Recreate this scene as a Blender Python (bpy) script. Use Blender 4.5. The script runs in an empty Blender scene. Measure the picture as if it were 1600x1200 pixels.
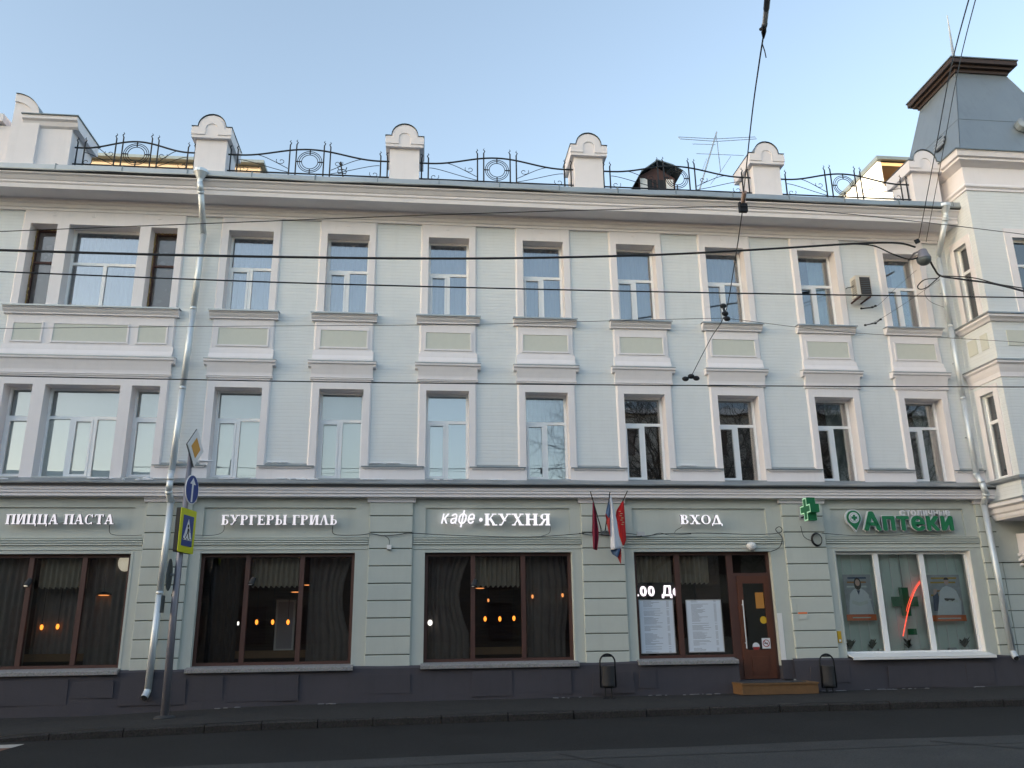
import bpy, bmesh, math, random
from mathutils import Vector, Matrix
random.seed(7)
sc = bpy.context.scene
C = sc.collection
R = math.radians

# ------------------------------------------------------------------ camera
CAMF, YAW, PIT, ROL = 1298.4, .1084, .2879, .0133
CAM = Vector((0, -19.2, 1.45))
cy_, sy_, cp_, sp_ = math.cos(YAW), math.sin(YAW), math.cos(PIT), math.sin(PIT)
cr_, sr_ = math.cos(ROL), math.sin(ROL)
_A = Vector((cy_, -sy_, 0)); _B = Vector((-sy_*sp_, -cy_*sp_, cp_)); _F = Vector((sy_*cp_, cy_*cp_, sp_))
_Rt = _A*cr_ - _B*sr_; _Up = _A*sr_ + _B*cr_
cam = bpy.data.cameras.new('camera'); camo = bpy.data.objects.new('camera', cam); C.objects.link(camo)
M = Matrix((_Rt, _Up, -_F)).transposed().to_4x4(); M.translation = CAM
camo.matrix_world = M
cam.sensor_width = 36; cam.sensor_fit = 'HORIZONTAL'; cam.lens = CAMF/1600*36
cam.clip_start = .1; cam.clip_end = 5000
sc.camera = camo
def ray(u, v): return _Rt*((u-800)/CAMF) + _Up*((600-v)/CAMF) + _F
def P(u, v, Y=0.):                      # pixel -> point on the plane y = Y
    d = ray(u, v); t = (Y-CAM.y)/d.y; return CAM + d*t
def PX(u, v, X):                        # pixel -> point on the plane x = X
    d = ray(u, v); t = (X-CAM.x)/d.x; return CAM + d*t
def G(u, v, Z=0.):                      # pixel -> point on the plane z = Z
    d = ray(u, v); t = (Z-CAM.z)/d.z; return CAM + d*t

# ------------------------------------------------------------------ sky, sun, exposure
SUN_DIR = Vector((-.88, -.46, .15)).normalized()     # towards the sun: low, across the street on the left
elev = math.asin(SUN_DIR.z); azim = math.atan2(SUN_DIR.x, SUN_DIR.y)
w = bpy.data.worlds.new('World'); sc.world = w; w.use_nodes = True
nt = w.node_tree; nt.nodes.clear()
sky = nt.nodes.new('ShaderNodeTexSky'); sky.sky_type = 'NISHITA'; sky.sun_disc = False
sky.sun_elevation = elev; sky.sun_rotation = azim
sky.air_density = 1.0; sky.dust_density = 1.6; sky.ozone_density = 1.0; sky.altitude = 150
bg = nt.nodes.new('ShaderNodeBackground'); bg.inputs[1].default_value = .15
wo = nt.nodes.new('ShaderNodeOutputWorld')
hsv = nt.nodes.new('ShaderNodeHueSaturation'); hsv.inputs['Saturation'].default_value = .84
nt.links.new(sky.outputs[0], hsv.inputs['Color']); nt.links.new(hsv.outputs[0], bg.inputs[0]); nt.links.new(bg.outputs[0], wo.inputs[0])
sl = bpy.data.lights.new('sun', 'SUN'); sl.energy = 3.0; sl.angle = R(.6); sl.color = (1, .84, .62)
so = bpy.data.objects.new('sun', sl); C.objects.link(so)
so.rotation_euler = (-SUN_DIR).to_track_quat('-Z', 'Y').to_euler(); so.location = (-30, -20, 40)
vs = sc.view_settings
vs.view_transform = 'Standard'; vs.look = 'None'; vs.gamma = 1; vs.use_curve_mapping = False
vs.exposure = 1.82

# ------------------------------------------------------------------ materials
MAT = {}
def mat(name, col, rough=.8, metal=0., var=.10, vscale=6., bump=0., bscale=40., emit=None, es=0., brick=None, grime=0., spec=.5, cells=None):
    m = bpy.data.materials.new(name); m.use_nodes = True; MAT[name] = m
    n = m.node_tree.nodes; L = m.node_tree.links
    b = n['Principled BSDF']
    b.inputs['Roughness'].default_value = rough; b.inputs['Metallic'].default_value = metal
    b.inputs['Specular IOR Level'].default_value = spec
    tc = n.new('ShaderNodeNewGeometry')
    src = None
    c4 = (*col, 1)
    if var > 0:
        nz = n.new('ShaderNodeTexNoise'); nz.inputs['Scale'].default_value = vscale; nz.inputs['Detail'].default_value = 6
        nz.inputs['Roughness'].default_value = .65
        L.new(tc.outputs['Position'], nz.inputs['Vector'])
        mx = n.new('ShaderNodeMix'); mx.data_type = 'RGBA'
        mx.inputs[6].default_value = tuple(min(1, c*(1-var*1.6)) for c in col)+(1,)
        mx.inputs[7].default_value = tuple(min(1, c*(1+var)) for c in col)+(1,)
        L.new(nz.outputs[0], mx.inputs[0]); src = mx.outputs[2]
        if rough < .95:
            mr = n.new('ShaderNodeMapRange'); mr.inputs[3].default_value = max(0.02, rough-.12); mr.inputs[4].default_value = min(1, rough+.12)
            L.new(nz.outputs[0], mr.inputs[0]); L.new(mr.outputs[0], b.inputs['Roughness'])
    if grime > 0:                       # vertical streaks of dirt and large stains
        mp = n.new('ShaderNodeMapping'); mp.inputs['Scale'].default_value = (3.5, 3.5, .22)
        L.new(tc.outputs['Position'], mp.inputs[0])
        g = n.new('ShaderNodeTexNoise'); g.inputs['Scale'].default_value = 1.3; g.inputs['Detail'].default_value = 8; g.inputs['Roughness'].default_value = .7
        L.new(mp.outputs[0], g.inputs['Vector'])
        rr = n.new('ShaderNodeMapRange'); rr.inputs[1].default_value = .52; rr.inputs[2].default_value = .8
        L.new(g.outputs[0], rr.inputs[0])
        ml = n.new('ShaderNodeMath'); ml.operation = 'MULTIPLY'; ml.inputs[1].default_value = grime
        L.new(rr.outputs[0], ml.inputs[0])
        m2 = n.new('ShaderNodeMix'); m2.data_type = 'RGBA'
        m2.inputs[7].default_value = tuple(c*.45 for c in col)+(1,)
        if src: L.new(src, m2.inputs[6])
        else: m2.inputs[6].default_value = c4
        L.new(ml.outputs[0], m2.inputs[0]); src = m2.outputs[2]
    hsrc = None
    if brick:                           # painted brick courses: relief under the paint
        sp = n.new('ShaderNodeSeparateXYZ'); L.new(tc.outputs['Position'], sp.inputs[0])
        cb = n.new('ShaderNodeCombineXYZ'); L.new(sp.outputs[0], cb.inputs[0]); L.new(sp.outputs[2], cb.inputs[1])
        bt = n.new('ShaderNodeTexBrick'); bt.inputs['Scale'].default_value = 1
        bt.inputs['Brick Width'].default_value = 40; bt.inputs['Row Height'].default_value = brick
        bt.inputs['Mortar Size'].default_value = .008; bt.inputs['Mortar Smooth'].default_value = .6
        bt.inputs['Color1'].default_value = (1, 1, 1, 1); bt.inputs['Color2'].default_value = (.9, .9, .9, 1); bt.inputs['Mortar'].default_value = (0, 0, 0, 1)
        L.new(cb.outputs[0], bt.inputs['Vector']); hsrc = bt.outputs['Color']
        m3 = n.new('ShaderNodeMix'); m3.data_type = 'RGBA'; m3.blend_type = 'MULTIPLY'; m3.inputs[0].default_value = .07
        L.new(src, m3.inputs[6]); L.new(bt.outputs['Color'], m3.inputs[7]); src = m3.outputs[2]
    if cells:                           # speckled stone / asphalt grain
        vz = n.new('ShaderNodeTexVoronoi'); vz.inputs['Scale'].default_value = cells
        L.new(tc.outputs['Position'], vz.inputs['Vector'])
        m4 = n.new('ShaderNodeMix'); m4.data_type = 'RGBA'; m4.blend_type = 'MULTIPLY'; m4.inputs[0].default_value = .6
        L.new(src, m4.inputs[6]); L.new(vz.outputs['Color'], m4.inputs[7])
        hs = n.new('ShaderNodeHueSaturation'); hs.inputs['Saturation'].default_value = .25; hs.inputs['Value'].default_value = 1.6
        L.new(m4.outputs[2], hs.inputs['Color']); src = hs.outputs[0]
    if src: L.new(src, b.inputs['Base Color'])
    else: b.inputs['Base Color'].default_value = c4
    if bump > 0:
        bp = n.new('ShaderNodeBump'); bp.inputs['Strength'].default_value = bump; bp.inputs['Distance'].default_value = .012
        if hsrc is None:
            bn = n.new('ShaderNodeTexNoise'); bn.inputs['Scale'].default_value = bscale; bn.inputs['Detail'].default_value = 5
            L.new(tc.outputs['Position'], bn.inputs['Vector']); hsrc = bn.outputs[0]
        L.new(hsrc, bp.inputs['Height']); L.new(bp.outputs[0], b.inputs['Normal'])
    if emit:
        b.inputs['Emission Color'].default_value = (*emit, 1); b.inputs['Emission Strength'].default_value = es
    return m
def glass(name, tint=(1, 1, 1), base=.05, rough=.0, wav=.0):
    m = bpy.data.materials.new(name); m.use_nodes = True; MAT[name] = m
    n = m.node_tree.nodes; L = m.node_tree.links; n.clear()
    o = n.new('ShaderNodeOutputMaterial'); t = n.new('ShaderNodeBsdfTransparent'); t.inputs[0].default_value = (*tint, 1)
    g = n.new('ShaderNodeBsdfGlossy'); g.inputs['Roughness'].default_value = rough
    fr = n.new('ShaderNodeFresnel'); fr.inputs[0].default_value = 1.52
    ad = n.new('ShaderNodeMath'); ad.operation = 'ADD'; ad.use_clamp = True; ad.inputs[1].default_value = base
    L.new(fr.outputs[0], ad.inputs[0])
    mx = n.new('ShaderNodeMixShader'); L.new(ad.outputs[0], mx.inputs[0]); L.new(t.outputs[0], mx.inputs[1]); L.new(g.outputs[0], mx.inputs[2])
    if wav:
        tc = n.new('ShaderNodeNewGeometry'); nz = n.new('ShaderNodeTexNoise'); nz.inputs['Scale'].default_value = 2.2; nz.inputs['Detail'].default_value = 1
        L.new(tc.outputs['Position'], nz.inputs['Vector'])
        bp = n.new('ShaderNodeBump'); bp.inputs['Strength'].default_value = wav; bp.inputs['Distance'].default_value = .02
        L.new(nz.outputs[0], bp.inputs['Height']); L.new(bp.outputs[0], g.inputs['Normal'])
    L.new(mx.outputs[0], o.inputs[0]); return m

mat('mint', (.715, .755, .775), .9, var=.05, vscale=1.5, brick=.085, bump=.5, grime=.10)
mat('trim', (.79, .765, .785), .85, var=.04, vscale=3, bump=.08, bscale=60, grime=.13)
mat('panel_green', (.60, .62, .565), .9, var=.05, vscale=8, bump=.1)
mat('sage', (.52, .555, .515), .88, var=.06, vscale=2.5, bump=.12, bscale=50, grime=.16)
mat('sage_joint', (.10, .115, .09), .95, var=.1)
mat('plinth', (.060, .057, .070), .85, var=.16, vscale=3, bump=.25, bscale=30, grime=.25)
mat('zinc', (.66, .72, .765), .50, metal=.55, var=.06, vscale=12)
mat('zinc_dull', (.40, .43, .45), .5, metal=.75, var=.12, vscale=5, grime=.2)
mat('roof_metal', (.20, .24, .255), .45, metal=.5, var=.15, vscale=2, grime=.3)
mat('tower_metal', (.27, .31, .335), .42, metal=.55, var=.10, vscale=1.5, grime=.3)
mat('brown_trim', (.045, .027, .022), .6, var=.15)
mat('iron', (.012, .014, .018), .55, metal=.3, var=.1)
mat('pvc', (.88, .89, .90), .4, var=.02, vscale=3)
mat('old_wood', (.085, .04, .035), .7, var=.2, vscale=10, bump=.2)
mat('foam', (.38, .28, .12), .95, var=.3, vscale=20, bump=.5)
mat('cafe_wood', (.082, .036, .028), .5, var=.15, vscale=14)
mat('door_wood', (.105, .036, .020), .45, var=.18, vscale=9)
mat('granite', (.21, .20, .205), .75, var=.3, vscale=25, bump=.3, bscale=60, cells=60)
mat('dark_room', (.035, .030, .028), .95, var=.3, vscale=3)
mat('room_light', (.30, .30, .30), .95, var=.1)
mat('brick_dark', (.075, .045, .035), .9, var=.2, vscale=4, brick=.085, bump=.8)
mat('curtain', (.56, .58, .62), .95, var=.05)
mat('blind', (.84, .87, .86), .95, var=.05, vscale=1.2)
mat('drape', (.20, .175, .155), .95, var=.15, vscale=4)
mat('valance', (.40, .35, .27), .95, var=.15, vscale=8)
mat('counter', (.20, .115, .05), .7, var=.2)
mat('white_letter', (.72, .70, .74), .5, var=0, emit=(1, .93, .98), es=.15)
mat('lit_letter', (.8, .8, .8), .5, var=0, emit=(1, .93, 1), es=.2)
mat('letter_side', (.10, .07, .10), .6, var=0)
mat('pharm_green', (.012, .19, .075), .45, var=.05)
mat('cross_green', (.005, .12, .045), .4, var=.08, emit=(.02, .8, .25), es=.004)
mat('neon_edge', (.5, .8, .6), .4, var=0, emit=(.4, 1, .6), es=.05)
mat('white_paint', (.78, .78, .77), .5, var=.04)
mat('asphalt', (.020, .0195, .020), .9, var=.32, vscale=.8, bump=.5, bscale=90, cells=70, spec=.15)
mat('asphalt_light', (.047, .045, .042), .92, var=.30, vscale=.9, bump=.5, bscale=90, cells=70, spec=.15)
mat('sidewalk', (.036, .032, .031), .92, var=.22, vscale=1.8, bump=.4, bscale=80, cells=60, spec=.15)
mat('kerbstone', (.034, .028, .027), .9, var=.3, vscale=4, bump=.5, bscale=40, cells=45, spec=.15)
mat('tar', (.012, .012, .014), .8, var=.2)
mat('road_white', (.42, .40, .37), .85, var=.35, vscale=9)
mat('road_red', (.16, .075, .05), .85, var=.3, vscale=9)
mat('snow', (.80, .82, .86), .8, var=.06)
mat('snow_dirty', (.20, .20, .215), .85, var=.3, vscale=12)
mat('ground', (.06, .06, .058), .95, var=.2)
mat('pole_grey', (.24, .24, .28), .5, metal=.5, var=.12, vscale=8)
mat('sign_yellow', (.56, .58, .008), .5, var=.04)
mat('sign_blue', (.012, .045, .24), .45, var=.06)
mat('sign_white', (.74, .75, .78), .5, var=.05)
mat('sign_amber', (.62, .30, .035), .5, var=.06)
mat('sign_back', (.10, .12, .13), .55, metal=.3, var=.12)
mat('black', (.008, .008, .009), .6, var=.1)
mat('red_flag', (.52, .010, .012), .8, var=.1, vscale=5)
mat('maroon_flag', (.17, .006, .03), .8, var=.1, vscale=5)
mat('flag_white', (.62, .64, .70), .85, var=.04)
mat('flag_blue', (.05, .10, .20), .85, var=.06)
mat('flag_red', (.34, .03, .03), .85, var=.06)
mat('gold', (.55, .38, .22), .7, var=.1)
mat('bulb', (.9, .4, .1), .5, var=0, emit=(1, .27, .03), es=.75)
mat('bulb_dim', (.9, .5, .2), .5, var=0, emit=(1, .35, .10), es=.35)
mat('bulb_white', (.9, .9, .9), .5, var=0, emit=(1, .96, .9), es=.5)
mat('lamp_glass', (.75, .72, .62), .6, var=0, emit=(1, .9, .7), es=.12)
mat('led', (.9, .8, .9), .5, var=0, emit=(1, .90, .98), es=.55)
mat('led_box', (.015, .015, .02), .5, var=0)
mat('neon_red', (1, .2, .1), .5, var=0, emit=(1, .09, .05), es=.5)
mat('orange', (.85, .20, .05), .6, var=.05)
mat('skin', (.72, .50, .42), .7, var=.05)
mat('hair', (.03, .018, .014), .8, var=.1)
mat('coat', (.90, .94, .98), .8, var=.08)
mat('navy', (.03, .06, .14), .8, var=.1)
mat('poster_bg', (.50, .53, .56), .8, var=.35, vscale=7)
mat('ph_back', (.70, .82, .75), .9, var=.10, vscale=1.5)
mat('ph_white', (.80, .84, .80), .8, var=.08)
mat('plant', (.035, .05, .03), .8, var=.3)
mat('step_wood', (.17, .09, .036), .75, var=.3, vscale=10, bump=.3)
mat('rubber', (.045, .046, .05), .9, var=.2)
mat('ac_white', (.62, .60, .55), .6, var=.08)
mat('sticker_yellow', (.62, .38, .02), .6, var=.05)
mat('sticker_orange', (.50, .22, .04), .6, var=.1)
mat('far_white', (.80, .80, .78), .9, var=.05)
mat('far_peach', (.72, .46, .24), .9, var=.06, vscale=1)
mat('ochre', (.54, .42, .30), .9, var=.08, vscale=.6)
mat('opp_wall', (.20, .17, .15), .9, var=.15, vscale=.5)
mat('opp_wall2', (.15, .15, .14), .9, var=.15, vscale=.5)
mat('opp_wall3', (.55, .51, .47), .9, var=.15, vscale=.5)
mat('bark', (.055, .045, .038), .95, var=.25, vscale=8)
mat('porcelain', (.33, .22, .17), .4, var=.1)
mat('grey_box', (.45, .46, .48), .6, var=.05)
mat('old_glass', (.13, .105, .11), .25, var=.15, vscale=3)
glass('glass_up', (.82, .87, .92), .20, wav=.03)
glass('glass_dark', (.80, .83, .85), .26, wav=.06)
glass('glass_white', (.95, .97, .97), .10, wav=.03)
glass('glass_cafe', (.96, .96, .95), .01, wav=.04)
glass('glass_ph', (.975, .995, .985), .01)
glass('glass_amb', (.9, .8, .6), .05)
# printed menu sheet
def menu_mat(name, seed):
    m = mat(name, (.60, .66, .74), .7, var=.02); n = m.node_tree.nodes; L = m.node_tree.links; b = n['Principled BSDF']
    tc = n.new('ShaderNodeTexCoord'); sp = n.new('ShaderNodeSeparateXYZ'); L.new(tc.outputs['Object'], sp.inputs[0])
    def mth(op, a, bb=None):
        k = n.new('ShaderNodeMath'); k.operation = op
        for i, q in enumerate((a, bb)):
            if q is None: continue
            if isinstance(q, (int, float)): k.inputs[i].default_value = q
            else: L.new(q, k.inputs[i])
        return k.outputs[0]
    row = mth('FLOOR', mth('MULTIPLY', sp.outputs[2], 42.)); fr = mth('FRACT', mth('MULTIPLY', sp.outputs[2], 42.))
    wn = n.new('ShaderNodeTexWhiteNoise'); wn.noise_dimensions = '1D'; L.new(mth('ADD', row, seed), wn.inputs['W'])
    ln = mth('MULTIPLY', wn.outputs[0], .38)
    a1 = mth('MULTIPLY', mth('GREATER_THAN', sp.outputs[0], -.30), mth('LESS_THAN', sp.outputs[0], mth('ADD', ln, -.22)))
    a2 = mth('MULTIPLY', mth('GREATER_THAN', sp.outputs[0], .24), mth('LESS_THAN', sp.outputs[0], .30))
    ink = mth('MULTIPLY', mth('MAXIMUM', a1, a2), mth('MULTIPLY', mth('LESS_THAN', fr, .5), mth('GREATER_THAN', wn.outputs[0], .12)))
    nz = n.new('ShaderNodeTexNoise'); nz.inputs['Scale'].default_value = 90; L.new(tc.outputs['Object'], nz.inputs['Vector'])
    ink = mth('MULTIPLY', ink, mth('MULTIPLY', nz.outputs[0], 1.0))
    mx = n.new('ShaderNodeMix'); mx.data_type = 'RGBA'; mx.inputs[6].default_value = (.60, .66, .74, 1); mx.inputs[7].default_value = (.08, .09, .12, 1)
    L.new(ink, mx.inputs[0]); L.new(mx.outputs[2], b.inputs['Base Color'])
menu_mat('menu_a', 3); menu_mat('menu_b', 17)

# ------------------------------------------------------------------ mesh helpers
BASE = {}
class MB:
    def __init__(s): s.v = []; s.f = []
    def poly(s, pts, faces):
        k = len(s.v); s.v += [tuple(p) for p in pts]; s.f += [tuple(i+k for i in f) for f in faces]; return s
    def box(s, x0, x1, y0, y1, z0, z1):
        return s.poly([(x0,y0,z0),(x1,y0,z0),(x1,y1,z0),(x0,y1,z0),(x0,y0,z1),(x1,y0,z1),(x1,y1,z1),(x0,y1,z1)],
                      [(0,1,5,4),(1,2,6,5),(2,3,7,6),(3,0,4,7),(4,5,6,7),(3,2,1,0)])
    def obox(s, c, ax, ay, az):          # oriented box: centre and three half axes
        c, ax, ay, az = Vector(c), Vector(ax), Vector(ay), Vector(az)
        pts = [c+ax*i+ay*j+az*k for k in (-1,1) for j in (-1,1) for i in (-1,1)]
        return s.poly(pts, [(0,1,5,4),(1,3,7,5),(3,2,6,7),(2,0,4,6),(4,5,7,6),(2,3,1,0)])
    def ext(s, pts, d):                  # extrude a closed polygon of 3D points by vector d
        n = len(pts); d = Vector(d); a = [Vector(p) for p in pts]; b = [p+d for p in a]
        return s.poly(a+b, [tuple(range(n))[::-1], tuple(range(n, 2*n))] + [(i, (i+1) % n, n+(i+1) % n, n+i) for i in range(n)])
    def px(s, prof, x0, x1): return s.ext([(x0, y, z) for y, z in prof], (x1-x0, 0, 0))     # profile (y,z) along x
    def pz(s, prof, z0, z1): return s.ext([(x, y, z0) for x, y in prof], (0, 0, z1-z0))     # profile (x,y) along z
    def py(s, prof, y0, y1): return s.ext([(x, y0, z) for x, z in prof], (0, y1-y0, 0))     # profile (x,z) along y
    def tube(s, path, r, n=8, caps=True):
        path = [Vector(p) for p in path]; m = len(path); k0 = len(s.v); up = None
        for i, p in enumerate(path):
            t = (path[min(i+1, m-1)]-path[max(i-1, 0)])
            if t.length < 1e-9: t = Vector((0, 0, 1))
            t.normalize()
            if up is None: up = t.orthogonal().normalized()
            up = (up - t*up.dot(t)); up = up.normalized() if up.length > 1e-6 else t.orthogonal().normalized()
            sd = t.cross(up); rr = r[i] if isinstance(r, (list, tuple)) else r
            for j in range(n):
                a = 2*math.pi*j/n; s.v.append(tuple(p+(up*math.cos(a)+sd*math.sin(a))*rr))
        for i in range(m-1):
            for j in range(n):
                a = k0+i*n+j; b = k0+i*n+(j+1) % n; s.f.append((a, b, b+n, a+n))
        if caps: s.f.append(tuple(range(k0, k0+n))[::-1]); s.f.append(tuple(range(k0+(m-1)*n, k0+m*n)))
        return s
    def lathe(s, c, prof, n=16):         # (r, z) about vertical axis at c
        c = Vector(c); return s.tube([c+Vector((0, 0, z)) for r, z in prof], [r for r, z in prof], n)
    def sheet(s, rows):                  # grid of points
        k = len(s.v); h, wd = len(rows), len(rows[0])
        for r in rows: s.v += [tuple(p) for p in r]
        for i in range(h-1):
            for j in range(wd-1): a = k+i*wd+j; s.f.append((a, a+1, a+wd+1, a+wd))
        return s
    def ell(s, c, r, n=12, m=8):
        c = Vector(c); rows = []
        for i in range(m+1):
            a = math.pi*i/m; rows.append([c+Vector((r[0]*math.sin(a)*math.cos(2*math.pi*j/n), r[1]*math.sin(a)*math.sin(2*math.pi*j/n), r[2]*math.cos(a))) for j in range(n+1)])
        return s.sheet(rows)
    def build(s, name, m, parent=None, smooth=False, mats=None, fm=None):
        me = bpy.data.meshes.new(name)
        base = BASE.get(parent.name, Vector()) if parent else Vector()
        me.from_pydata([(x-base.x, y-base.y, z-base.z) for x, y, z in s.v], [], s.f)
        bm = bmesh.new(); bm.from_mesh(me); bmesh.ops.recalc_face_normals(bm, faces=bm.faces); bm.to_mesh(me); bm.free()
        me.materials.append(MAT[m])
        if mats:
            for q in mats: me.materials.append(MAT[q])
            for i, p in enumerate(me.polygons): p.material_index = fm(p) if fm else 0
        if smooth:
            for p in me.polygons: p.use_smooth = True
        o = bpy.data.objects.new(name, me); C.objects.link(o)
        if parent: o.parent = parent
        BASE[o.name] = base
        return o
def tag(o, label, cat=None, group=None, kind=None):
    if label: o['label'] = label
    if cat: o['category'] = cat
    if group: o['group'] = group
    if kind: o['kind'] = kind
    return o
def thing(name, label, cat, loc, group=None):
    o = bpy.data.objects.new(name, None); C.objects.link(o); o.location = loc; o.empty_display_size = .2
    BASE[o.name] = Vector(loc); return tag(o, label, cat, group)
def origin(o):                           # move a single-mesh thing's origin to its base
    vs_ = [v.co for v in o.data.vertices]; lo = Vector((sum(v.x for v in vs_)/len(vs_), sum(v.y for v in vs_)/len(vs_), min(v.z for v in vs_)))
    o.data.transform(Matrix.Translation(-lo)); o.location = o.location+lo; return o
def text_mesh(body, h, off=0., shear=0., bevel=None):
    cu = bpy.data.curves.new('t', 'FONT'); cu.body = body; cu.size = 1; cu.offset = off; cu.shear = shear; cu.resolution_u = 3
    ob = bpy.data.objects.new('t', cu); C.objects.link(ob)
    dg = bpy.context.evaluated_depsgraph_get(); ev = ob.evaluated_get(dg); me = ev.to_mesh()
    pts = [v.co.copy() for v in me.vertices]; fs = [tuple(p.vertices) for p in me.polygons]
    ev.to_mesh_clear(); bpy.data.objects.remove(ob); bpy.data.curves.remove(cu)
    return [(p.x*h/.73, p.y*h/.73) for p in pts], fs
def text_letter(ch, x, z, h, y0, depth, bold=0., shear=0.):   # extruded letter mesh facing -y, thickened with shifted copies
    pts, fs = text_mesh(ch, h, 0, shear); mb = MB(); n = len(pts)
    x0 = min(p[0] for p in pts); b = bold*h
    ed = set()
    for f in fs:
        for i in range(len(f)): ed.add((f[i], f[(i+1) % len(f)]))
    sides = [(i, j, j+n, i+n) for (i, j) in ed if (j, i) not in ed]
    for k, (dx, dz) in enumerate(((0, 0), (b, 0), (2*b, 0), (b, b*.7), (b, -b*.7), (0, b*.5), (2*b, -b*.5)) if bold else ((0, 0),)):
        a_ = [(x+px-x0+dx, y0-.0004*k, z+pz+dz) for px, pz in pts]; b_ = [(q[0], y0+depth, q[2]) for q in a_]
        mb.poly(a_+b_, [tuple(f) for f in fs]+[tuple(i+n for i in f)[::-1] for f in fs]+sides)
    return mb, max(p[0] for p in pts)-x0+2*b

# ------------------------------------------------------------------ ground profile
def lerp(xs, ys, x):
    if x <= xs[0]: return ys[0]
    for i in range(len(xs)-1):
        if x <= xs[i+1]: t = (x-xs[i])/(xs[i+1]-xs[i]); return ys[i]+(ys[i+1]-ys[i])*t
    return ys[-1]
def zw(x): return lerp([-20, -9, -6.6, -4.7, -3.4, -.8, 7, 14, 30], [-.2, -.12, -.12, -.05, -.005, .02, .04, .075, .12], x)
def zk(x): return lerp([-20, -8, -4.8, -2.8, -.6, 1.7, 4.1, 7, 30], [-.3, -.2, -.14, -.088, -.065, -.04, -.025, 0, .03], x)
KY = -2.6                                # kerb line
def kerb_h(x): return lerp([-20, -8.2, -6.2, 40], [.035, .035, .14, .14], x)
def zr(x): return zk(x)-.14 if x > -6.2 else zk(-6.2)-.14+(zk(x)-zk(-6.2))*.6
XS = [-60, -40, -25]+[-18+i*.8 for i in range(52)]+[26, 32, 45, 70]
mb = MB(); mb.sheet([[(x, y, zr(x)-.004 if y > -24 else zr(x)-.004) for x in XS] for y in (-60, -24, -19, -10, -6, KY-.02)])
tag(mb.build('road', 'asphalt'), None, kind='structure')
mb = MB(); mb.sheet([[(x, y, -1.2) for x in (-1500, -60, 70, 1500)] for y in (-1500, -60, 30, 1500)])
tag(mb.build('ground', 'ground'), None, kind='structure')
def kt(x): return zr(x)+kerb_h(x)
mb = MB(); mb.sheet([[(x, y, kt(x)+(zw(x)-kt(x))*t) for x in XS] for y, t in ((KY+.17, .02), (-2.0, .25), (-1.2, .55), (-.5, .85), (.1, 1.0))])
tag(mb.build('sidewalk', 'sidewalk'), None, kind='structure')
kerb = MB().px([(KY+.02, -.9), (KY+.16, -.9), (KY+.16, -.42), (KY+.02, -.42)], -18, 26).build('kerb', 'tar'); tag(kerb, None, kind='structure')
x = -16.
while x < 24:
    ln = random.choice((1.0, 1.25, 1.4)); a, b = x+.008, x+ln-.008
    dz = random.uniform(-.006, .006); dy = random.uniform(-.008, .008)
    mb = MB(); za, zb = kt(a)+dz, kt(b)+dz
    y0, y1 = KY+dy, KY+.18
    pr = lambda xx, zz: [(xx, y0, zr(xx)-.15), (xx, y1, zr(xx)-.15), (xx, y1, zz), (xx, y0+.03, zz), (xx, y0, zz-.03)]
    mb.poly(pr(a, za)+pr(b, zb), [(0,1,2,3,4), (9,8,7,6,5)]+[(i, (i+1) % 5, 5+(i+1) % 5, 5+i) for i in range(5)])
    mb.build('kerb_stone', 'kerbstone', kerb); x += ln
# tram strip of older asphalt, joints, zebra
def road_strip(name, m, pts, lift):
    mb = MB(); mb.sheet([[(p[0], p[1], zr(p[0])-.004+lift) for p in row] for row in pts]); return tag(mb.build(name, m), None, kind='structure')
YL = -6.75
road_strip('tram_lane', 'asphalt_light', [[(x, y+.03*math.sin(x*1.3), 0) for x in XS[2:-3]] for y in (-12.6, YL)], .004)
road_strip('tar_joint', 'tar', [[(x, y+.012*math.sin(x*2.1), 0) for x in XS[2:-3]] for y in (YL-.80, YL-.765)], .008)
road_strip('tar_joint', 'tar', [[(1.9+t*1.2+o, YL-.25-t*3, 0) for t in (0, .3, .6, 1)] for o in (0, .05)], .009)
road_strip('tar_joint', 'tar', [[(7.2+t*1.6+o, YL-.35-t*2.2, 0) for t in (0, .3, .6, 1)] for o in (0, .07)], .009)
for k in range(9):                       # pedestrian crossing: stripes run along the street
    y1 = -3.05-k*.5
    road_strip('zebra_stripe', 'road_red' if k % 2 else 'road_white', [[(xx, yy, 0) for xx in (-11.5, -9, -6.7)] for yy in (y1-.48, y1)], .005)
# melting snow along the wall foot
mb = MB()
for cx, ln in ((-4.0, .3), (-1.9, .2), (3.2, .35), (5.5, .5), (6.2, .35), (9.2, .35), (10.3, .4), (11.2, .3), (12.7, .2)):
    for q in range(7):
        xx = cx+random.uniform(-ln, ln); yy = -.20-abs(random.gauss(0, .05)); r = random.uniform(.012, .05)
        mb.ell((xx, yy, zw(xx)+.002), (r*1.6, r*.6, .012), 7, 4)
tag(mb.build('snow', 'snow_dirty'), 'thin remains of snow along the foot of the wall', 'snow', kind='stuff')

# ================================================================== main house
XE = 13.95                               # right end, where the corner house begins
XW = -15.0                               # left end, outside the frame
B = thing('cafe_house', 'three-storey pale house with white window surrounds and sage green ground floor', 'building', (2, .5, 0))
COL = [(-4.88, -3.80), (-2.49, -1.455), (.027, 1.045), (2.41, 3.455), (4.843, 5.87), (7.215, 8.26), (9.73, 10.76), (12.12, 13.13)]
TRI = [(-9.52, -8.90), (-8.63, -6.98), (-6.73, -6.10)]
TRI2 = [(x0-7.2, x1-7.2) for x0, x1 in TRI if x0-7.2 > -40]     # next triple, mostly outside the frame
Z2B, Z2T, Z3B, Z3T = 4.845, 6.974, 8.85, 11.007
ZTOP = 11.37
TW = .19                                 # width of the surround beside an opening
cols = [[c] for c in COL]; cols = [TRI]+cols
spans = [(c[0][0]-TW, c[-1][1]+TW) for c in cols]
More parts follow.
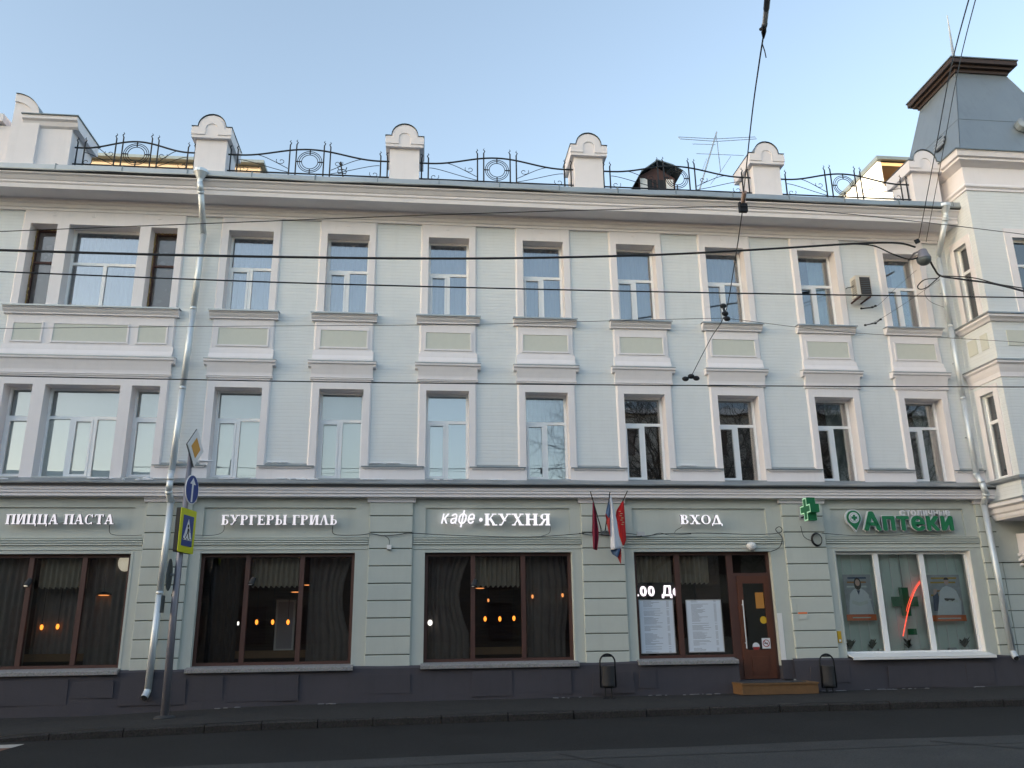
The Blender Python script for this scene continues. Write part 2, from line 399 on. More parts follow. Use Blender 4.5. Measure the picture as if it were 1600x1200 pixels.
# painted brick panels between the columns
edges = [(-12.7, spans[0][0])]+[(spans[i][1], spans[i+1][0]) for i in range(len(spans)-1)]+[(spans[-1][1], XE)]
for a, b in edges:
    MB().box(a-.06, b+.06, .05, .42, 4.7, ZTOP+.3).build('wall_panel', 'mint', B)
MB().box(XW, -12.7, .02, .42, 4.7, ZTOP+.3).build('wall_panel', 'trim', B)
def sil(name, x0, x1, z, dep, m='trim', par=B, top='zinc_dull', ov=.0):
    """small cornice / sill: stepped moulding with a metal cover"""
    s = MB().px([(.1, z), (-dep, z-.015), (-dep, z-.05), (-dep+.03, z-.06), (-dep+.05, z-.10), (-dep*.35, z-.15), (-dep*.35, z-.18), (.1, z-.18)], x0, x1).build(name, m, par)
    MB().px([(.1, z+.024), (-dep-.03, z+.006), (-dep-.03, z-.03), (-dep-.022, z-.03), (-dep-.022, z-.0), (.1, z+.016)], x0-.02-ov, x1+.02+ov).build('metal_cover', top, s)
    return s
def pane(par, x0, x1, z0, z1, y, m): return MB().box(x0, x1, y, y+.008, z0, z1).build('pane', m, par)
def frame_bars(mb, x0, x1, z0, z1, y, wd, dp=.07):
    mb.box(x0, x0+wd, y, y+dp, z0, z1); mb.box(x1-wd, x1, y, y+dp, z0, z1)
    mb.box(x0+wd, x1-wd, y+.001, y+dp-.001, z0, z0+wd); mb.box(x0+wd, x1-wd, y+.001, y+dp-.001, z1-wd, z1)
def wavy(x0, x1, z0, z1, y, amp, per, ph=0., n=None, taper=0.):
    n = n or max(8, int((x1-x0)/per*8)); rows = []
    for k in range(7):
        t = k/6; z = z0+(z1-z0)*t; row = []
        for i in range(n+1):
            xx = x0+(x1-x0)*i/n
            row.append((xx, y+amp*(math.sin(2*math.pi*xx/per+ph)+.4*math.sin(2*math.pi*xx/per*2.3+ph*2+t)) , z))
        rows.append(row)
    return MB().sheet(rows)
def pvc_window(x0, x1, z0, z1, tr, y=.33, gl='glass_up', sashes=2, small=True, cover=None, m='pvc'):
    """white plastic window: transom light above, casements below"""
    f = MB(); wd = .055
    frame_bars(f, x0, x1, z0, z1, y, wd)
    f.box(x0+wd, x1-wd, y+.002, y+.068, tr-.035, tr+.035)
    W_ = MB; o = None
    xs = [x0+wd+(x1-x0-2*wd)*i/sashes for i in range(sashes+1)]
    for xx in xs[1:-1]: f.box(xx-.04, xx+.04, y-.012, y+.06, z0+wd, tr-.035)
    o = f.build('window', m, B)
    # the casement that opens has a frame of its own
    k = 0 if sashes <= 2 else 1
    if small:
        c = MB(); a, b = xs[k]+(0 if k == 0 else .04), xs[k+1]-(.04 if sashes > 1 else 0)
        frame_bars(c, a+.004, b-.004, z0+wd+.004, tr-.04, y-.022, .05, .06); c.build('casement', m, o)
    pane(o, x0+wd, x1-wd, tr+.035, z1-wd, y+.03, gl)
    for i in range(sashes): pane(o, xs[i]+(.0 if i == 0 else .04), xs[i+1]-(.0 if i == sashes-1 else .04), z0+wd, tr-.035, y+.03, gl)
    if cover == 'curtain':
        wavy(x0+.02, x1-.02, z0, z1+.1, y+.28, .022, .13, x0*3).build('curtain', 'curtain', o, smooth=True)
    elif cover == 'part':
        wavy(x0+(x1-x0)*.52, x1-.02, z0, z1+.1, y+.30, .02, .16, x0*3).build('curtain', 'ph_back', o, smooth=True)
    elif cover == 'blind':
        MB().box(x0+.03, x1-.03, y+.07, y+.075, z0+.02, tr-.02).build('blind', 'blind', o)
        MB().box(x0+.03, x1-.03, y+.075, y+.08, tr+.02, z1-.03).build('blind', 'blind', o)
    elif cover == 'blindlow':
        MB().box(x0+.03, x1-.03, y+.075, y+.08, z0+.02, tr-.02).build('blind', 'blind', o)
        MB().box(x0+.03, x1-.03, y+.16, y+.165, tr-.02, z1-.03).build('blind', 'curtain', o)
    # window sheet-metal sill
    MB().px([(y+.01, z0+.03), (.02, z0+.005), (-.03, z0-.005), (-.03, z0-.03), (-.022, z0-.03), (-.022, z0-.012), (.02, z0-.003), (y+.01, z0+.02)], x0+.005, x1-.005).build('sill', 'zinc_dull', o)
    return o
for ci, c in enumerate(cols):
    X0, X1 = spans[ci]; tri = ci == 0; ch = .035
    sr = None
    s = MB()
    # jambs and piers, chamfered on the outer edges, running the full height
    s.pz([(X0, .06), (X0, .035), (X0+ch, 0), (c[0][0], 0), (c[0][0], .40), (X0, .40)], 4.72, ZTOP+.3)
    s.pz([(X1, .06), (X1, .40), (c[-1][1], .40), (c[-1][1], 0), (X1-ch, 0), (X1, .035)], 4.72, ZTOP+.3)
    for i in range(len(c)-1): s.box(c[i][1], c[i+1][0], 0, .40, 4.72, ZTOP+.3)
    for a, b in c:
        s.box(a, b, .001, .40, Z2T, Z3B-.03); s.box(a, b, .001, .40, Z3T, ZTOP+.3)
    sr = s.build('window_surround', 'trim', B)
    # third floor sill, spandrel panel, lower ledge, frieze
    sl_ = sil('sill_moulding', X0-.07, X1+.07, Z3B+.0, .15, par=sr, ov=.0)
    for (a, b) in ([(X0+.16, X1-.16)] if not tri else [(a-.12+.12, b+.0) for a, b in c]):
        fr = MB(); z0, z1 = 8.02, 8.44
        frame_bars(fr, a-.04, b+.04, z0-.04, z1+.04, -.022, .04, .03); fr.build('panel_moulding', 'trim', sr)
        MB().box(a, b, -.008, .01, z0, z1).build('panel', 'panel_green', sr)
    MB().px([(.05, 7.92), (-.012, 7.92), (-.03, 7.80), (-.075, 7.70), (-.075, 7.64), (.05, 7.64)], X0-.01, X1+.01).build('base_moulding', 'trim', sr)
    MB().px([(.05, 7.655), (-.13, 7.63), (-.14, 7.575), (-.10, 7.55), (-.085, 7.50), (.05, 7.49)], X0-.09, X1+.09).build('ledge', 'trim', sr)
    MB().px([(.05, 7.672), (-.15, 7.640), (-.15, 7.62), (.05, 7.66)], X0-.095, X1+.095).build('metal_cover', 'zinc_dull', sr)
    MB().px([(.05, 7.50), (-.085, 7.50), (-.06, 7.42), (-.035, 7.33), (-.025, 7.27), (.05, 7.27)], X0-.015, X1+.015).build('frieze', 'trim', sr)
    MB().px([(.05, 7.275), (-.045, 7.265), (-.045, 7.235), (-.03, 7.225), (-.03, 7.20), (.05, 7.19)], X0-.03, X1+.03).build('string_moulding', 'trim', sr)
    # windows
    if tri:
        pvc_window(c[1][0], c[1][1], Z3B, Z3T, 10.12, cover='curtain', small=False)
        for a, b in (c[0], c[2]):        # old brown frames with foam squeezed round them
            f = MB(); frame_bars(f, a, b, Z3B, Z3T, .33, .055); f.box(a+.055, b-.055, .332, .39, 10.10, 10.15)
            o = f.build('window', 'old_wood', B); tag(o, 'old brown wooden window with dark panes')
            pane(o, a+.055, b-.055, 10.15, Z3T-.055, .36, 'glass_cafe'); pane(o, a+.055, b-.055, Z3B+.055, 10.10, .36, 'glass_cafe')
            MB().box(a+.03, b-.03, .40, .41, Z3B, Z3T).build('backing', 'old_glass', o)
            fm = MB()
            for q in range(26):
                z = Z3B+.1+(Z3T-Z3B-.15)*q/25; fm.ell((a+.012+random.uniform(-.006, .012), .325, z), (.022*random.uniform(.5, 1.3), .02, .05), 6, 4)
            for q in range(8): fm.ell((a+(b-a)*q/7, .325, Z3T-.012), (.045, .02, .016*random.uniform(.5, 1.6)), 6, 4)
            fm.build('foam_seal', 'foam', o)
        pvc_window(c[1][0], c[1][1], Z2B, Z2T, 6.27, sashes=3, gl='glass_white', cover='blindlow')
        pvc_window(c[0][0], c[0][1], Z2B, Z2T, 6.27, sashes=1, gl='glass_white', cover='blindlow')
        pvc_window(c[2][0], c[2][1], Z2B, Z2T, 6.27, sashes=1, gl='glass_white', cover='blindlow')
    else:
        a, b = c[0]
        pvc_window(a, b, Z3B, Z3T, 10.12, cover='curtain' if ci <= 5 else ('part' if ci > 6 else 'curtain'), gl='glass_up')
        pvc_window(a, b, Z2B, Z2T, 6.27, cover={1: 'blindlow', 2: 'blindlow', 3: 'blind', 4: 'curtain', 7: 'part', 8: 'part'}.get(ci), gl='glass_white' if ci in (1, 2) else ('glass_up' if ci in (3, 4) else 'glass_dark'))
# ice and snow bits on the sills
sn = MB()
for xx, yy, zz, ln in ((-5.3, -.02, 5.22, .35), (-4.98, -.02, 5.22, .2), (-3.2, .0, 5.205, .42), (-.9, .0, 5.205, .5), (-6.3, -.2, 4.755, .4), (-5.9, -.12, 4.80, .3), (-7.1, -.16, 4.785, .3), (-9.2, -.22, 4.75, .4), (-4.2, -.1, 4.805, .5), (-3.0, -.08, 4.815, .4), (-2.7, -.16, 4.785, .4), (-1.1, -.1, 4.805, .4), (.4, -.08, 4.81, .25), (1.8, -.1, 4.81, .3), (-1.9, .12, 8.90, .25), (2.9, .1, 8.90, .3), (6.4, .0, 5.2, .3)):
    for q in range(7):
        a = xx+random.uniform(-ln, ln)*.8; r = random.uniform(.03, .12)
        sn.ell((a, yy, zz), (r, .03, .018), 7, 4)
tag(sn.build('ledge_snow', 'snow', B), None, kind='stuff')
# aprons under the brick panels with their little sloped ledges
for a, b in edges[1:]:
    a2, b2 = a-.17, min(b+.17, XE-.01)
    s = MB().box(a-.1, min(b+.1, XE), -.002, .2, 4.72, 5.10).build('apron', 'trim', B)
    MB().px([(.06, 5.19), (-.05, 5.12), (-.05, 5.10), (.06, 5.165)], a+.0, b-.0).build('apron_ledge', 'zinc_dull', s)
    MB().px([(.05, 5.115), (-.055, 5.115), (-.055, 5.075), (-.03, 5.065), (.05, 5.06)], a2+.05, b2-.05).build('ledge_moulding', 'trim', s)
    MB().px([(.05, 5.122), (-.075, 5.120), (-.075, 5.098), (-.062, 5.098), (-.062, 5.108), (.05, 5.112)], a2, b2).build('metal_cover', 'roof_metal', s)
# crown cornice
MB().px([(.2, ZTOP-.02), (-.02, ZTOP-.02), (-.02, ZTOP+.04), (-.05, ZTOP+.06), (-.07, ZTOP+.13), (-.12, ZTOP+.16), (-.14, ZTOP+.24), (-.2, ZTOP+.27), (-.2, ZTOP+.5), (.2, ZTOP+.5)], XW, XE).build('architrave', 'trim', B)
cor = MB().px([(.3, 11.63), (-.22, 11.62), (-.62, 11.60), (-.66, 11.60), (-.67, 11.70), (-.70, 11.73), (-.70, 11.78), (-.72, 11.79), (-.78, 11.87), (-.83, 11.90), (-.83, 11.935), (.3, 12.0)], XW, XE).build('cornice', 'trim', B)
gut = MB()
xs = [XW+i*.5 for i in range(int((XE-XW)/.5)+1)]+[XE]
rows = []
for (y, z) in ((-.80, 11.945), (-.86, 11.955), (-.90, 11.965), (-.905, 11.985), (-.88, 11.995), (-.875, 12.115), (-.86, 12.125), (-.55, 12.22), (-.20, 12.34)):
    rows.append([(xx, y+.008*math.sin(xx*1.7), z+.012*math.sin(xx*.9+1)+.006*math.sin(xx*3.1)) for xx in xs])
gut.sheet(rows).build('gutter', 'zinc_dull', B)
for xx in xs:
    if xx < -10 or int(xx*2) % 3: continue
    MB().px([(-.875, 11.99), (-.87, 12.11), (-.5, 12.23), (-.5, 12.255), (-.885, 12.135), (-.895, 11.99)], xx-.012+.25, xx+.012+.25).build('gutter_seam', 'roof_metal', B)
MB().px([(-.75, 11.938), (-.865, 11.94), (-.865, 11.953), (-.75, 11.953)], XW, XE).build('gutter_lip', 'black', B)
# little square stubs under the cornice
for xx in (-9.0, -8.1, -6.55, -4.35, -1.98, .5, 2.9, 5.3, 7.7, 10.2): MB().box(xx-.04, xx+.04, -.012, .01, 11.22, 11.32).build('vent_plate', 'trim', B)
# roof: two metal slopes
MB().sheet([[(xx, y, z) for xx in (XW, 0, XE)] for y, z in ((-.3, 12.29), (6.2, 15.1), (12.5, 12.4))]).build('roof', 'roof_metal', B)
MB().box(XW, XE, 12.0, 12.4, -.3, 12.4).build('back_wall', 'sage', B)
MB().box(XW, XW+.3, .06, 12.0, -.3, 12.4).build('side_wall', 'sage', B)
MB().box(XE-.3, XE-.02, .43, 12.0, -.3, 12.4).build('side_wall', 'sage', B)
for z in (4.3, 8.1, 11.7): MB().box(XW+.3, XE-.3, .44, 12.0, z, z+.3).build('floor_slab', 'room_light', B)
MB().box(XW+.3, XE-.3, 3.5, 3.6, 4.6, 11.7).build('inner_wall', 'room_light', B)
for xx in (-11, -5.4, -3.1, -.7, 1.75, 4.15, 6.55, 9.0, 11.4): MB().box(xx-.06, xx+.06, .44, 3.5, 4.6, 11.7).build('partition', 'room_light', B)

# ------------------------------------------------------------------ belt course
MB().px([(.3, 4.84), (-.05, 4.79), (-.29, 4.665), (-.29, 4.61), (-.27, 4.60), (-.255, 4.53), (-.235, 4.50), (-.235, 4.465), (-.205, 4.455), (-.205, 4.39), (-.12, 4.38), (.3, 4.38)], XW, XE).build('belt_cornice', 'trim', B)
bf = MB()
xs = [XW+i*.35 for i in range(int((XE-XW)/.35)+1)]+[XE]
bf.sheet([[(xx, y, z+.004*math.sin(xx*2.3)+.003*math.sin(xx*5.7)) for xx in xs] for y, z in ((-.29, 4.652), (-.325, 4.655), (-.33, 4.68), (-.05, 4.805), (.05, 4.845))])
bf.build('belt_flashing', 'zinc_dull', B)
MB().px([(-.28, 4.604), (-.31, 4.604), (-.31, 4.650), (-.28, 4.650)], XW, XE).build('belt_drip', 'black', B)

# ------------------------------------------------------------------ ground floor
PIL = [(-10.85, -9.87), (-6.08, -5.10), (-1.20, -.23), (3.66, 4.65), (8.53, 9.55), (13.50, XE)]
OPN = [(-9.57, -6.32), (-4.855, -1.50), (.06, 3.416), (4.877, 8.17), (9.775, 13.20)]
ZO0, ZO1 = .78, 3.158
JZ = [4.28, 3.975, 3.60, 3.24, 2.86, 2.48, 2.11, 1.74, 1.35, .97, .70]
def pilaster(x0, x1, cap=True):
    p = MB().box(x0+.01, x1-.01, -.045, .35, .6, 4.4).build('pilaster', 'sage_joint', B)
    for i in range(len(JZ)-1):
        z1, z0 = JZ[i]-.011, JZ[i+1]+.011
        y0 = -.058-random.uniform(0, .004)
        MB().ext([(x0, y0+.008, z0), (x1, y0+.008, z0), (x1, y0+.008, z1), (x0, y0+.008, z1)], (0, .12, 0)).poly(
            [(x0, y0+.008, z0), (x1, y0+.008, z0), (x1, y0+.008, z1), (x0, y0+.008, z1), (x0+.008, y0, z0+.008), (x1-.008, y0, z0+.008), (x1-.008, y0, z1-.008), (x0+.008, y0, z1-.008)],
            [(0,1,5,4), (1,2,6,5), (2,3,7,6), (3,0,4,7), (4,5,6,7)]).build('rustic_block', 'sage', p)
    if cap:
        MB().px([(.1, 4.40), (-.14, 4.40), (-.14, 4.36), (-.10, 4.335), (-.085, 4.30), (-.085, 4.28), (.1, 4.28)], x0-.06, x1+.06).build('capital', 'trim', p)
for a, b in PIL: pilaster(a, b)
bays = [(PIL[i][1], PIL[i+1][0]) for i in range(5)]
for (bx0, bx1), (ox0, ox1) in zip(bays, OPN):
    # wall round the opening, built of boxes; the sign panel is sunk into the lintel zone
    s = MB()
    s.box(bx0-.05, ox0, 0, .35, .6, 3.52); s.box(ox1, bx1+.05, 0, .35, .6, 3.52)
    s.box(ox0, ox1, .001, .35, ZO1, 3.52)
    s.box(bx0-.05, bx1+.05, .045, .35, 3.52, 4.39)
    px0, px1 = ox0+.0, ox1-.02
    s.box(bx0-.05, px0, .0, .05, 3.52, 4.39); s.box(px1, bx1+.05, .0, .05, 3.52, 4.39)
    s.box(px0, px1, .0, .05, 4.165, 4.39)
    wb = s.build('bay_wall', 'sage', B)
    MB().px([(.05, 3.51), (-.02, 3.505), (-.02, 3.49), (.05, 3.485)], bx0, bx1).build('panel_foot', 'sage', wb)
    for z in (3.455, 3.405, 3.355): MB().px([(.02, z+.02), (-.035, z+.012), (-.04, z-.012), (-.01, z-.022), (.02, z-.022)], bx0+.02, bx1-.02).build('lintel_moulding', 'sage', wb)
    MB().px([(.02, 3.252), (-.018, 3.247), (-.018, 3.235), (.02, 3.23)], bx0+.02, bx1-.02).build('lintel_fillet', 'sage', wb)
    for xx in (ox0-.053, ox1+.003): MB().box(xx, xx+.05, -.008, .1, .74, 3.20).build('reveal_bead', 'sage', wb)
s = MB().box(-15, -10.85, 0, .35, .6, 4.39).build('bay_wall', 'sage', B)

# plinth with uneven render patches and sills
DX0, DX1 = 7.16, 8.30
for a, b in ((XW, DX0-.04), (DX1+.12, 20.2)):
    xs = [a+(b-a)*i/40 for i in range(41)]
    mb = MB(); rows = []
    for (y, z) in ((-.06, .745), (-.13, .70), (-.14, .45), (-.15, .2), (-.165, -.35)): rows.append([(xx, y+.012*math.sin(xx*1.9)+.006*math.sin(xx*6), z+(.008*math.sin(xx*3) if z > .6 else 0)) for xx in xs])
    mb.sheet([[(xx, .2, .745) for xx in xs]]+rows); pl = mb.build('plinth', 'plinth', B)
    for (p0, p1) in ((-9.3, -7.2), (-7.15, -6.3), (-6.2, -4.85), (-4.75, -4.1), (-4.0, -2.55), (-1.25, -.2), (1.1, 2.0), (2.6, 3.3), (3.75, 4.7), (4.8, 5.2), (8.75, 9.7), (10.6, 12.2), (12.5, 13.2)):
        if p0 > a and p1 < b:
            z0 = .05+random.uniform(0, .18); z1 = .56+random.uniform(-.03, .05)
            MB().ext([(p0, -.15, z0), (p1, -.15, z0), (p1-.02, -.15, z1), (p0+.03, -.15, z1)], (0, -.018, 0)).build('plinth_patch', 'plinth', pl)
def stone_sill(x0, x1, m='granite', z=.775):
    MB().px([(.15, z+.02), (-.20, z-.02), (-.215, z-.04), (-.215, z-.105), (-.19, z-.11), (.15, z-.11)], x0-.06, x1+.06).build('window_sill', m, B)
for i in (0, 1, 2): stone_sill(*OPN[i])
stone_sill(OPN[3][0], DX0-.12)
MB().px([(.15, .84), (-.26, .755), (-.26, .70), (-.25, .70), (-.25, .74), (.15, .825)], OPN[4][0]+.0, OPN[4][1]+.06).build('window_sill', 'white_paint', B)

# cafe shop windows
def shop_window(x0, x1, mull, z0, z1, wood, gl, y=.13, wd=.075, mw=.10):
    f = MB(); frame_bars(f, x0, x1, z0, z1, y, wd, .08)
    for xx in mull: f.box(xx-mw/2, xx+mw/2, y-.012, y+.075, z0+wd, z1-wd)
    o = f.build('shop_window', wood, B)
    xs = [x0+wd-mw/2]+list(mull)+[x1-wd+mw/2]
    for i in range(len(xs)-1): pane(o, xs[i]+mw/2, xs[i+1]-mw/2, z0+wd, z1-wd, y+.035, gl)
    return o
SW = []
for i, mu in ((0, (-8.40, -7.30)), (1, (-3.84, -2.66)), (2, (1.15, 2.30))):
    SW.append(shop_window(OPN[i][0], OPN[i][1], mu, ZO0, ZO1, 'cafe_wood', 'glass_cafe'))
SW.append(shop_window(OPN[3][0], 7.20, (5.92,), ZO0, ZO1, 'cafe_wood', 'glass_cafe', mw=.12))
SWP = shop_window(OPN[4][0], OPN[4][1], (10.84, 12.0), .80, ZO1, 'pvc', 'glass_ph', wd=.07, mw=.12)
for xx in (OPN[4][0]-.002, OPN[4][1]-.010): MB().box(xx, xx+.012, .004, .129, .84, 3.157).build('jamb_board', 'white_paint', SWP)
# entrance: transom light, door leaf
f = MB(); frame_bars(f, DX0+.04, 8.17, 2.60, ZO1, .13, .07, .08); f.box(DX0+.04, DX0+.17, .128, .21, .30, 2.60); f.box(8.10, 8.17, .13, .21, .30, 2.60)
o = f.build('door_frame', 'cafe_wood', B); pane(o, DX0+.11, 8.10, 2.67, ZO1-.07, .165, 'glass_cafe')
d = MB(); y = .10; a, b, z0, z1 = DX0+.17, 8.10, .32, 2.60
d.box(a, a+.13, y, y+.06, z0, z1); d.box(b-.13, b, y, y+.06, z0, z1); d.box(a+.13, b-.13, y+.001, y+.059, z1-.17, z1); d.box(a+.13, b-.13, y+.001, y+.059, z0, .95)
d.box(a+.2, b-.2, y-.012, y+.01, .42, .80)
door = d.build('door', 'door_wood', B); pane(door, a+.13, b-.13, .95, z1-.17, y+.03, 'glass_cafe')
h = MB().tube([(a+.075, y-.07, .98), (a+.075, y-.07, 2.05)], .013, 8); h.tube([(a+.075, y, 1.1), (a+.075, y-.07, 1.1)], .012, 6); h.tube([(a+.075, y, 1.95), (a+.075, y-.07, 1.95)], .012, 6); h.build('handle', 'zinc', door)
MB().box(a+.42, a+.62, y+.02, y+.024, 1.86, 2.22).build('sticker', 'sticker_orange', door)
def disc(mb, cx, cz, r, y, n=20, d=.004): return mb.ext([(cx+r*math.cos(2*math.pi*i/n), y, cz+r*math.sin(2*math.pi*i/n)) for i in range(n)], (0, d, 0))
disc(MB(), a+.57, 1.60, .085, y+.02).build('sticker', 'sticker_yellow', door)
q = disc(MB(), a+.33, 1.02, .085, y+.012).build('sticker', 'sign_white', door)
MB().ext([(a+.33+.08*math.cos(t), y+.008, 1.01+.08*math.sin(t)) for t in [math.pi+i*math.pi/10 for i in range(11)]], (0, .004, 0)).build('sticker_band', 'flag_red', q)
q = MB().box(b-.30, b-.10, y-.006, y-.002, .97, 1.20).build('sticker', 'sign_white', door)
ring = MB(); cx, cz = b-.20, 1.085
ring.sheet([[(cx+r*math.cos(2*math.pi*i/20), y-.009, cz+r*math.sin(2*math.pi*i/20)) for i in range(21)] for r in (.082, .066)])
ring.ext([(cx-.055, y-.0092, cz+.045), (cx-.045, y-.0092, cz+.055), (cx+.055, y-.0092, cz-.045), (cx+.045, y-.0092, cz-.055)], (0, .002, 0)); ring.build('sticker_mark', 'flag_red', q)
MB().box(cx-.05, cx+.04, y-.0105, y-.0095, cz-.008, cz+.012).build('sticker_mark', 'black', q)
MB().px([(.34, .31), (-.02, .30), (-.02, -.2), (.34, -.2)], DX0-.02, 8.42).build('threshold', 'plinth', B)
MB().box(8.18, 8.30, -.01, .2, .31, 1.75).build('jamb_patch', 'white_paint', B)
MB().box(8.18, 8.30, -.002, .2, 1.75, 3.15).build('jamb', 'sage', B)
MB().box(8.175, 8.60, -.055, .2, .31, .72).build('jamb_foot', 'plinth', B)

# rooms of the ground floor
MB().box(XW+.3, XE-.35, .36, 12, .3, .4).build('shop_floor', 'counter', B)
MB().box(XW+.3, 8.9, 6.0, 6.1, .4, 4.3).build('inner_wall', 'brick_dark', B)
MB().box(XW+.3, XE-.35, .36, 12, 3.5, 3.6).build('shop_ceiling', 'dark_room', B)
MB().box(8.80, 8.95, .36, 6, .4, 3.5).build('partition', 'dark_room', B)
for xx in (-5.45, -.75, 4.15): MB().box(xx-.35, xx+.35, .36, .80, .4, 3.5).build('brick_pier', 'brick_dark', B)
MB().box(6.55, 7.15, .75, .95, .4, 3.5).build('brick_pier', 'brick_dark', B)

# ------------------------------------------------------------------ roof pedestals (parts of the house)
def pedestal(cx, y0=-.62, wd=.74, z0=12.0, sub=True):
    x0, x1 = cx-wd/2, cx+wd/2; dp = .95
    p = MB().box(x0, x1, y0, y0+dp, z0, 13.30).build('pedestal', 'trim', B)
    def head(o, h, y, d):                # stepped block with a round top
        pts = [(x0-o, 13.12), (x1+o, 13.12), (x1+o, 13.42)]
        r = wd*.36+o*.6
        pts += [(cx+r*math.cos(t), 13.42+h*math.sin(t)) for t in [math.pi*i/12 for i in range(13)]]
        pts += [(x0-o, 13.42)]
        return pts
    c = MB(); y = y0-.10
    c.py(head(.10, .33, 0, 0), y, y0+dp+.10)
    c = c.build('cap', 'trim', p)
    lr = MB()                            # lead cover following the outline
    hp = head(.12, .345, 0, 0)[2:]; hp = [(a, b+.012) for a, b in hp]
    lr.sheet([[(a, yy, b) for a, b in hp] for yy in (y-.03, y0+dp+.12)]); lr.build('lead_cover', 'roof_metal', c)
    # raised border: arch band and stepped shoulders on the face
    bd = MB()
    r1, r0 = wd*.36-.01+.05, wd*.20
    ar = lambda r, k: [(cx+r*math.cos(t), y-.02, 13.36+r*k*math.sin(t)) for t in [math.pi*i/12 for i in range(13)]]
    a, b = ar(r1, 1.02), ar(r0, 1.0)
    a2 = [(q[0], y+.02, q[2]) for q in a]; b2 = [(q[0], y+.02, q[2]) for q in b]
    bd.sheet([a2, a, b, b2])
    for sg in (-1, 1):
        xa, xb = sorted((cx+sg*(wd/2+.11), cx+sg*r0)); bd.box(xa, xb, y-.021, y+.02, 13.20, 13.37)
    bd.build('cap_moulding', 'trim', c)
    return p
PED = [-5.33, -.62, 4.08, 8.84, 13.28]
for cx in PED: pedestal(cx)
# the broad pedestal over the triple window: block with a cornice and a half arch
px0, px1 = P(10, 250, -.62).x, P(105, 258, -.62).x
p = MB().box(px0, px1, -.62, .6, 12.0, 13.30).build('pedestal', 'trim', B)
MB().px([(.6, 13.52), (-.78, 13.50), (-.78, 13.40), (-.72, 13.36), (-.68, 13.26), (-.62, 13.22), (.6, 13.22)], px0+.26, px1+.14).build('cap', 'trim', p)
MB().px([(.65, 13.54), (-.82, 13.515), (-.82, 13.495), (.65, 13.52)], px0+.24, px1+.17).build('lead_cover', 'roof_metal', p)
rr = .62; arc = [(px0+.02+rr*math.sin(t), 13.44+.62*math.cos(t)) for t in [math.pi/2*i/14 for i in range(15)]]
q = MB().py([(px0-.0, 12.0)]+arc[:1]+arc[1:]+[(px0+.64, 12.0)], -.70, .4).build('arch_hood', 'trim', p)
arc2 = [(px0+.02+(rr-.16)*math.sin(t), 13.42+.44*math.cos(t)) for t in [math.pi/2*i/14 for i in range(15)]]
MB().sheet([[(a, -.70, b) for a, b in arc], [(a, -.745, b) for a, b in arc], [(a, -.745, b) for a, b in arc2], [(a, -.70, b) for a, b in arc2]]).build('arch_band', 'trim', q)
MB().sheet([[(a*1+.0, yy, b+.015) for a, b in arc] for yy in (-.78, .42)]).build('lead_cover', 'roof_metal', q)
MB().px([(.4, 13.52), (-.75, 13.50), (-.75, 13.30), (.4, 13.25)], px0-1.4, px0-.18).build('cap', 'trim', p)
MB().box(px0-1.3, px0-.0, -.60, .58, 12.0, 13.26).build('pedestal', 'trim', B)

# ------------------------------------------------------------------ roof railings (wrought iron), one per bay
RY = -.42
def rod(mb, pts, r, n=5): mb.tube(pts, r, n)
def railing(xa, xb, cx, posts, label, bent=False):
    zb = 12.38
    t = thing('roof_railing', label, 'railing', (cx, RY, zb), 'wrought iron railings along the eave')
    def ztop(x):
        u = abs(x-cx)/((xb-xa)/2); return 12.86+.24*(.5+.5*math.cos(math.pi*min(1, u*1.15)))
    n = 28
    MB().tube([(xa+(xb-xa)*i/n, RY, ztop(xa+(xb-xa)*i/n)) for i in range(n+1)], .022, 6).build('top_rail', 'iron', t)
    MB().tube([(xa, RY, zb+.03), (xb, RY, zb+.03)], .020, 6).build('bottom_rail', 'iron', t)
    for i, x in enumerate(posts):
        inner = abs(x-cx) < .75; zt = ztop(x)+(.27 if inner else .27); k = random.choice((-1, 1))*.03
        MB().tube([(x, RY, zb-.06), (x, RY, zt-.12), (x+k, RY, zt-.06), (x-k*.3, RY, zt-.02), (x+k*.5, RY, zt+.02)], [.020, .018, .013, .011, .006], 6).build('post', 'iron', t)
    cz = (zb+ztop(cx))/2+.01
    for r in (.30, .255, .20):
        MB().tube([(cx+r*math.cos(2*math.pi*i/24), RY, cz+r*.98*math.sin(2*math.pi*i/24)) for i in range(25)], .010, 5).build('ring', 'iron', t)
    for a in range(4):
        an = a*math.pi/2; MB().tube([(cx+.20*math.cos(an), RY, cz+.2*math.sin(an)), (cx+.34*math.cos(an), RY, cz+.33*math.sin(an))], .016, 5).build('ring_stay', 'iron', t)
    # whiplash scrolls in the two side fields
    for sg in (-1, 1):
        e0, e1 = (posts[1], posts[2]) if sg < 0 else (posts[-2], posts[-3])
        L_ = e1-e0
        for (q0, q1, q2) in ((( .02, .30), (.60, .16), (.98, .06)), ((.30, .46), (.62, .40), (.98, .16))):
            pts = [(e0+L_*q0[0], RY, zb+.05+q0[1]), (e0+L_*(q0[0]+.16), RY, zb+.07+q0[1]*.98), (e0+L_*q1[0], RY, zb+q1[1]), (e0+L_*q2[0], RY, zb+q2[1])]
            bz = []
            for i in range(13):
                u = i/12; bz.append(tuple(((1-u)**3)*Vector(pts[0])+3*u*(1-u)**2*Vector(pts[1])+3*u*u*(1-u)*Vector(pts[2])+u**3*Vector(pts[3])))
            MB().tube(bz, .009, 5).build('scroll', 'iron', t)
        for (ox, oz, sx) in ((.84, .36, -1), (.12, .10, 1)):
            c0 = Vector((e0+L_*ox, RY, zb+oz)); pts = [c0+Vector((L_/abs(L_)*sx*(.02+.010*i)*math.cos(i*.62), 0, (.02+.007*i)*math.sin(i*.62))) for i in range(12)]
            MB().tube(pts, .008, 5).build('curl', 'iron', t)
    return t
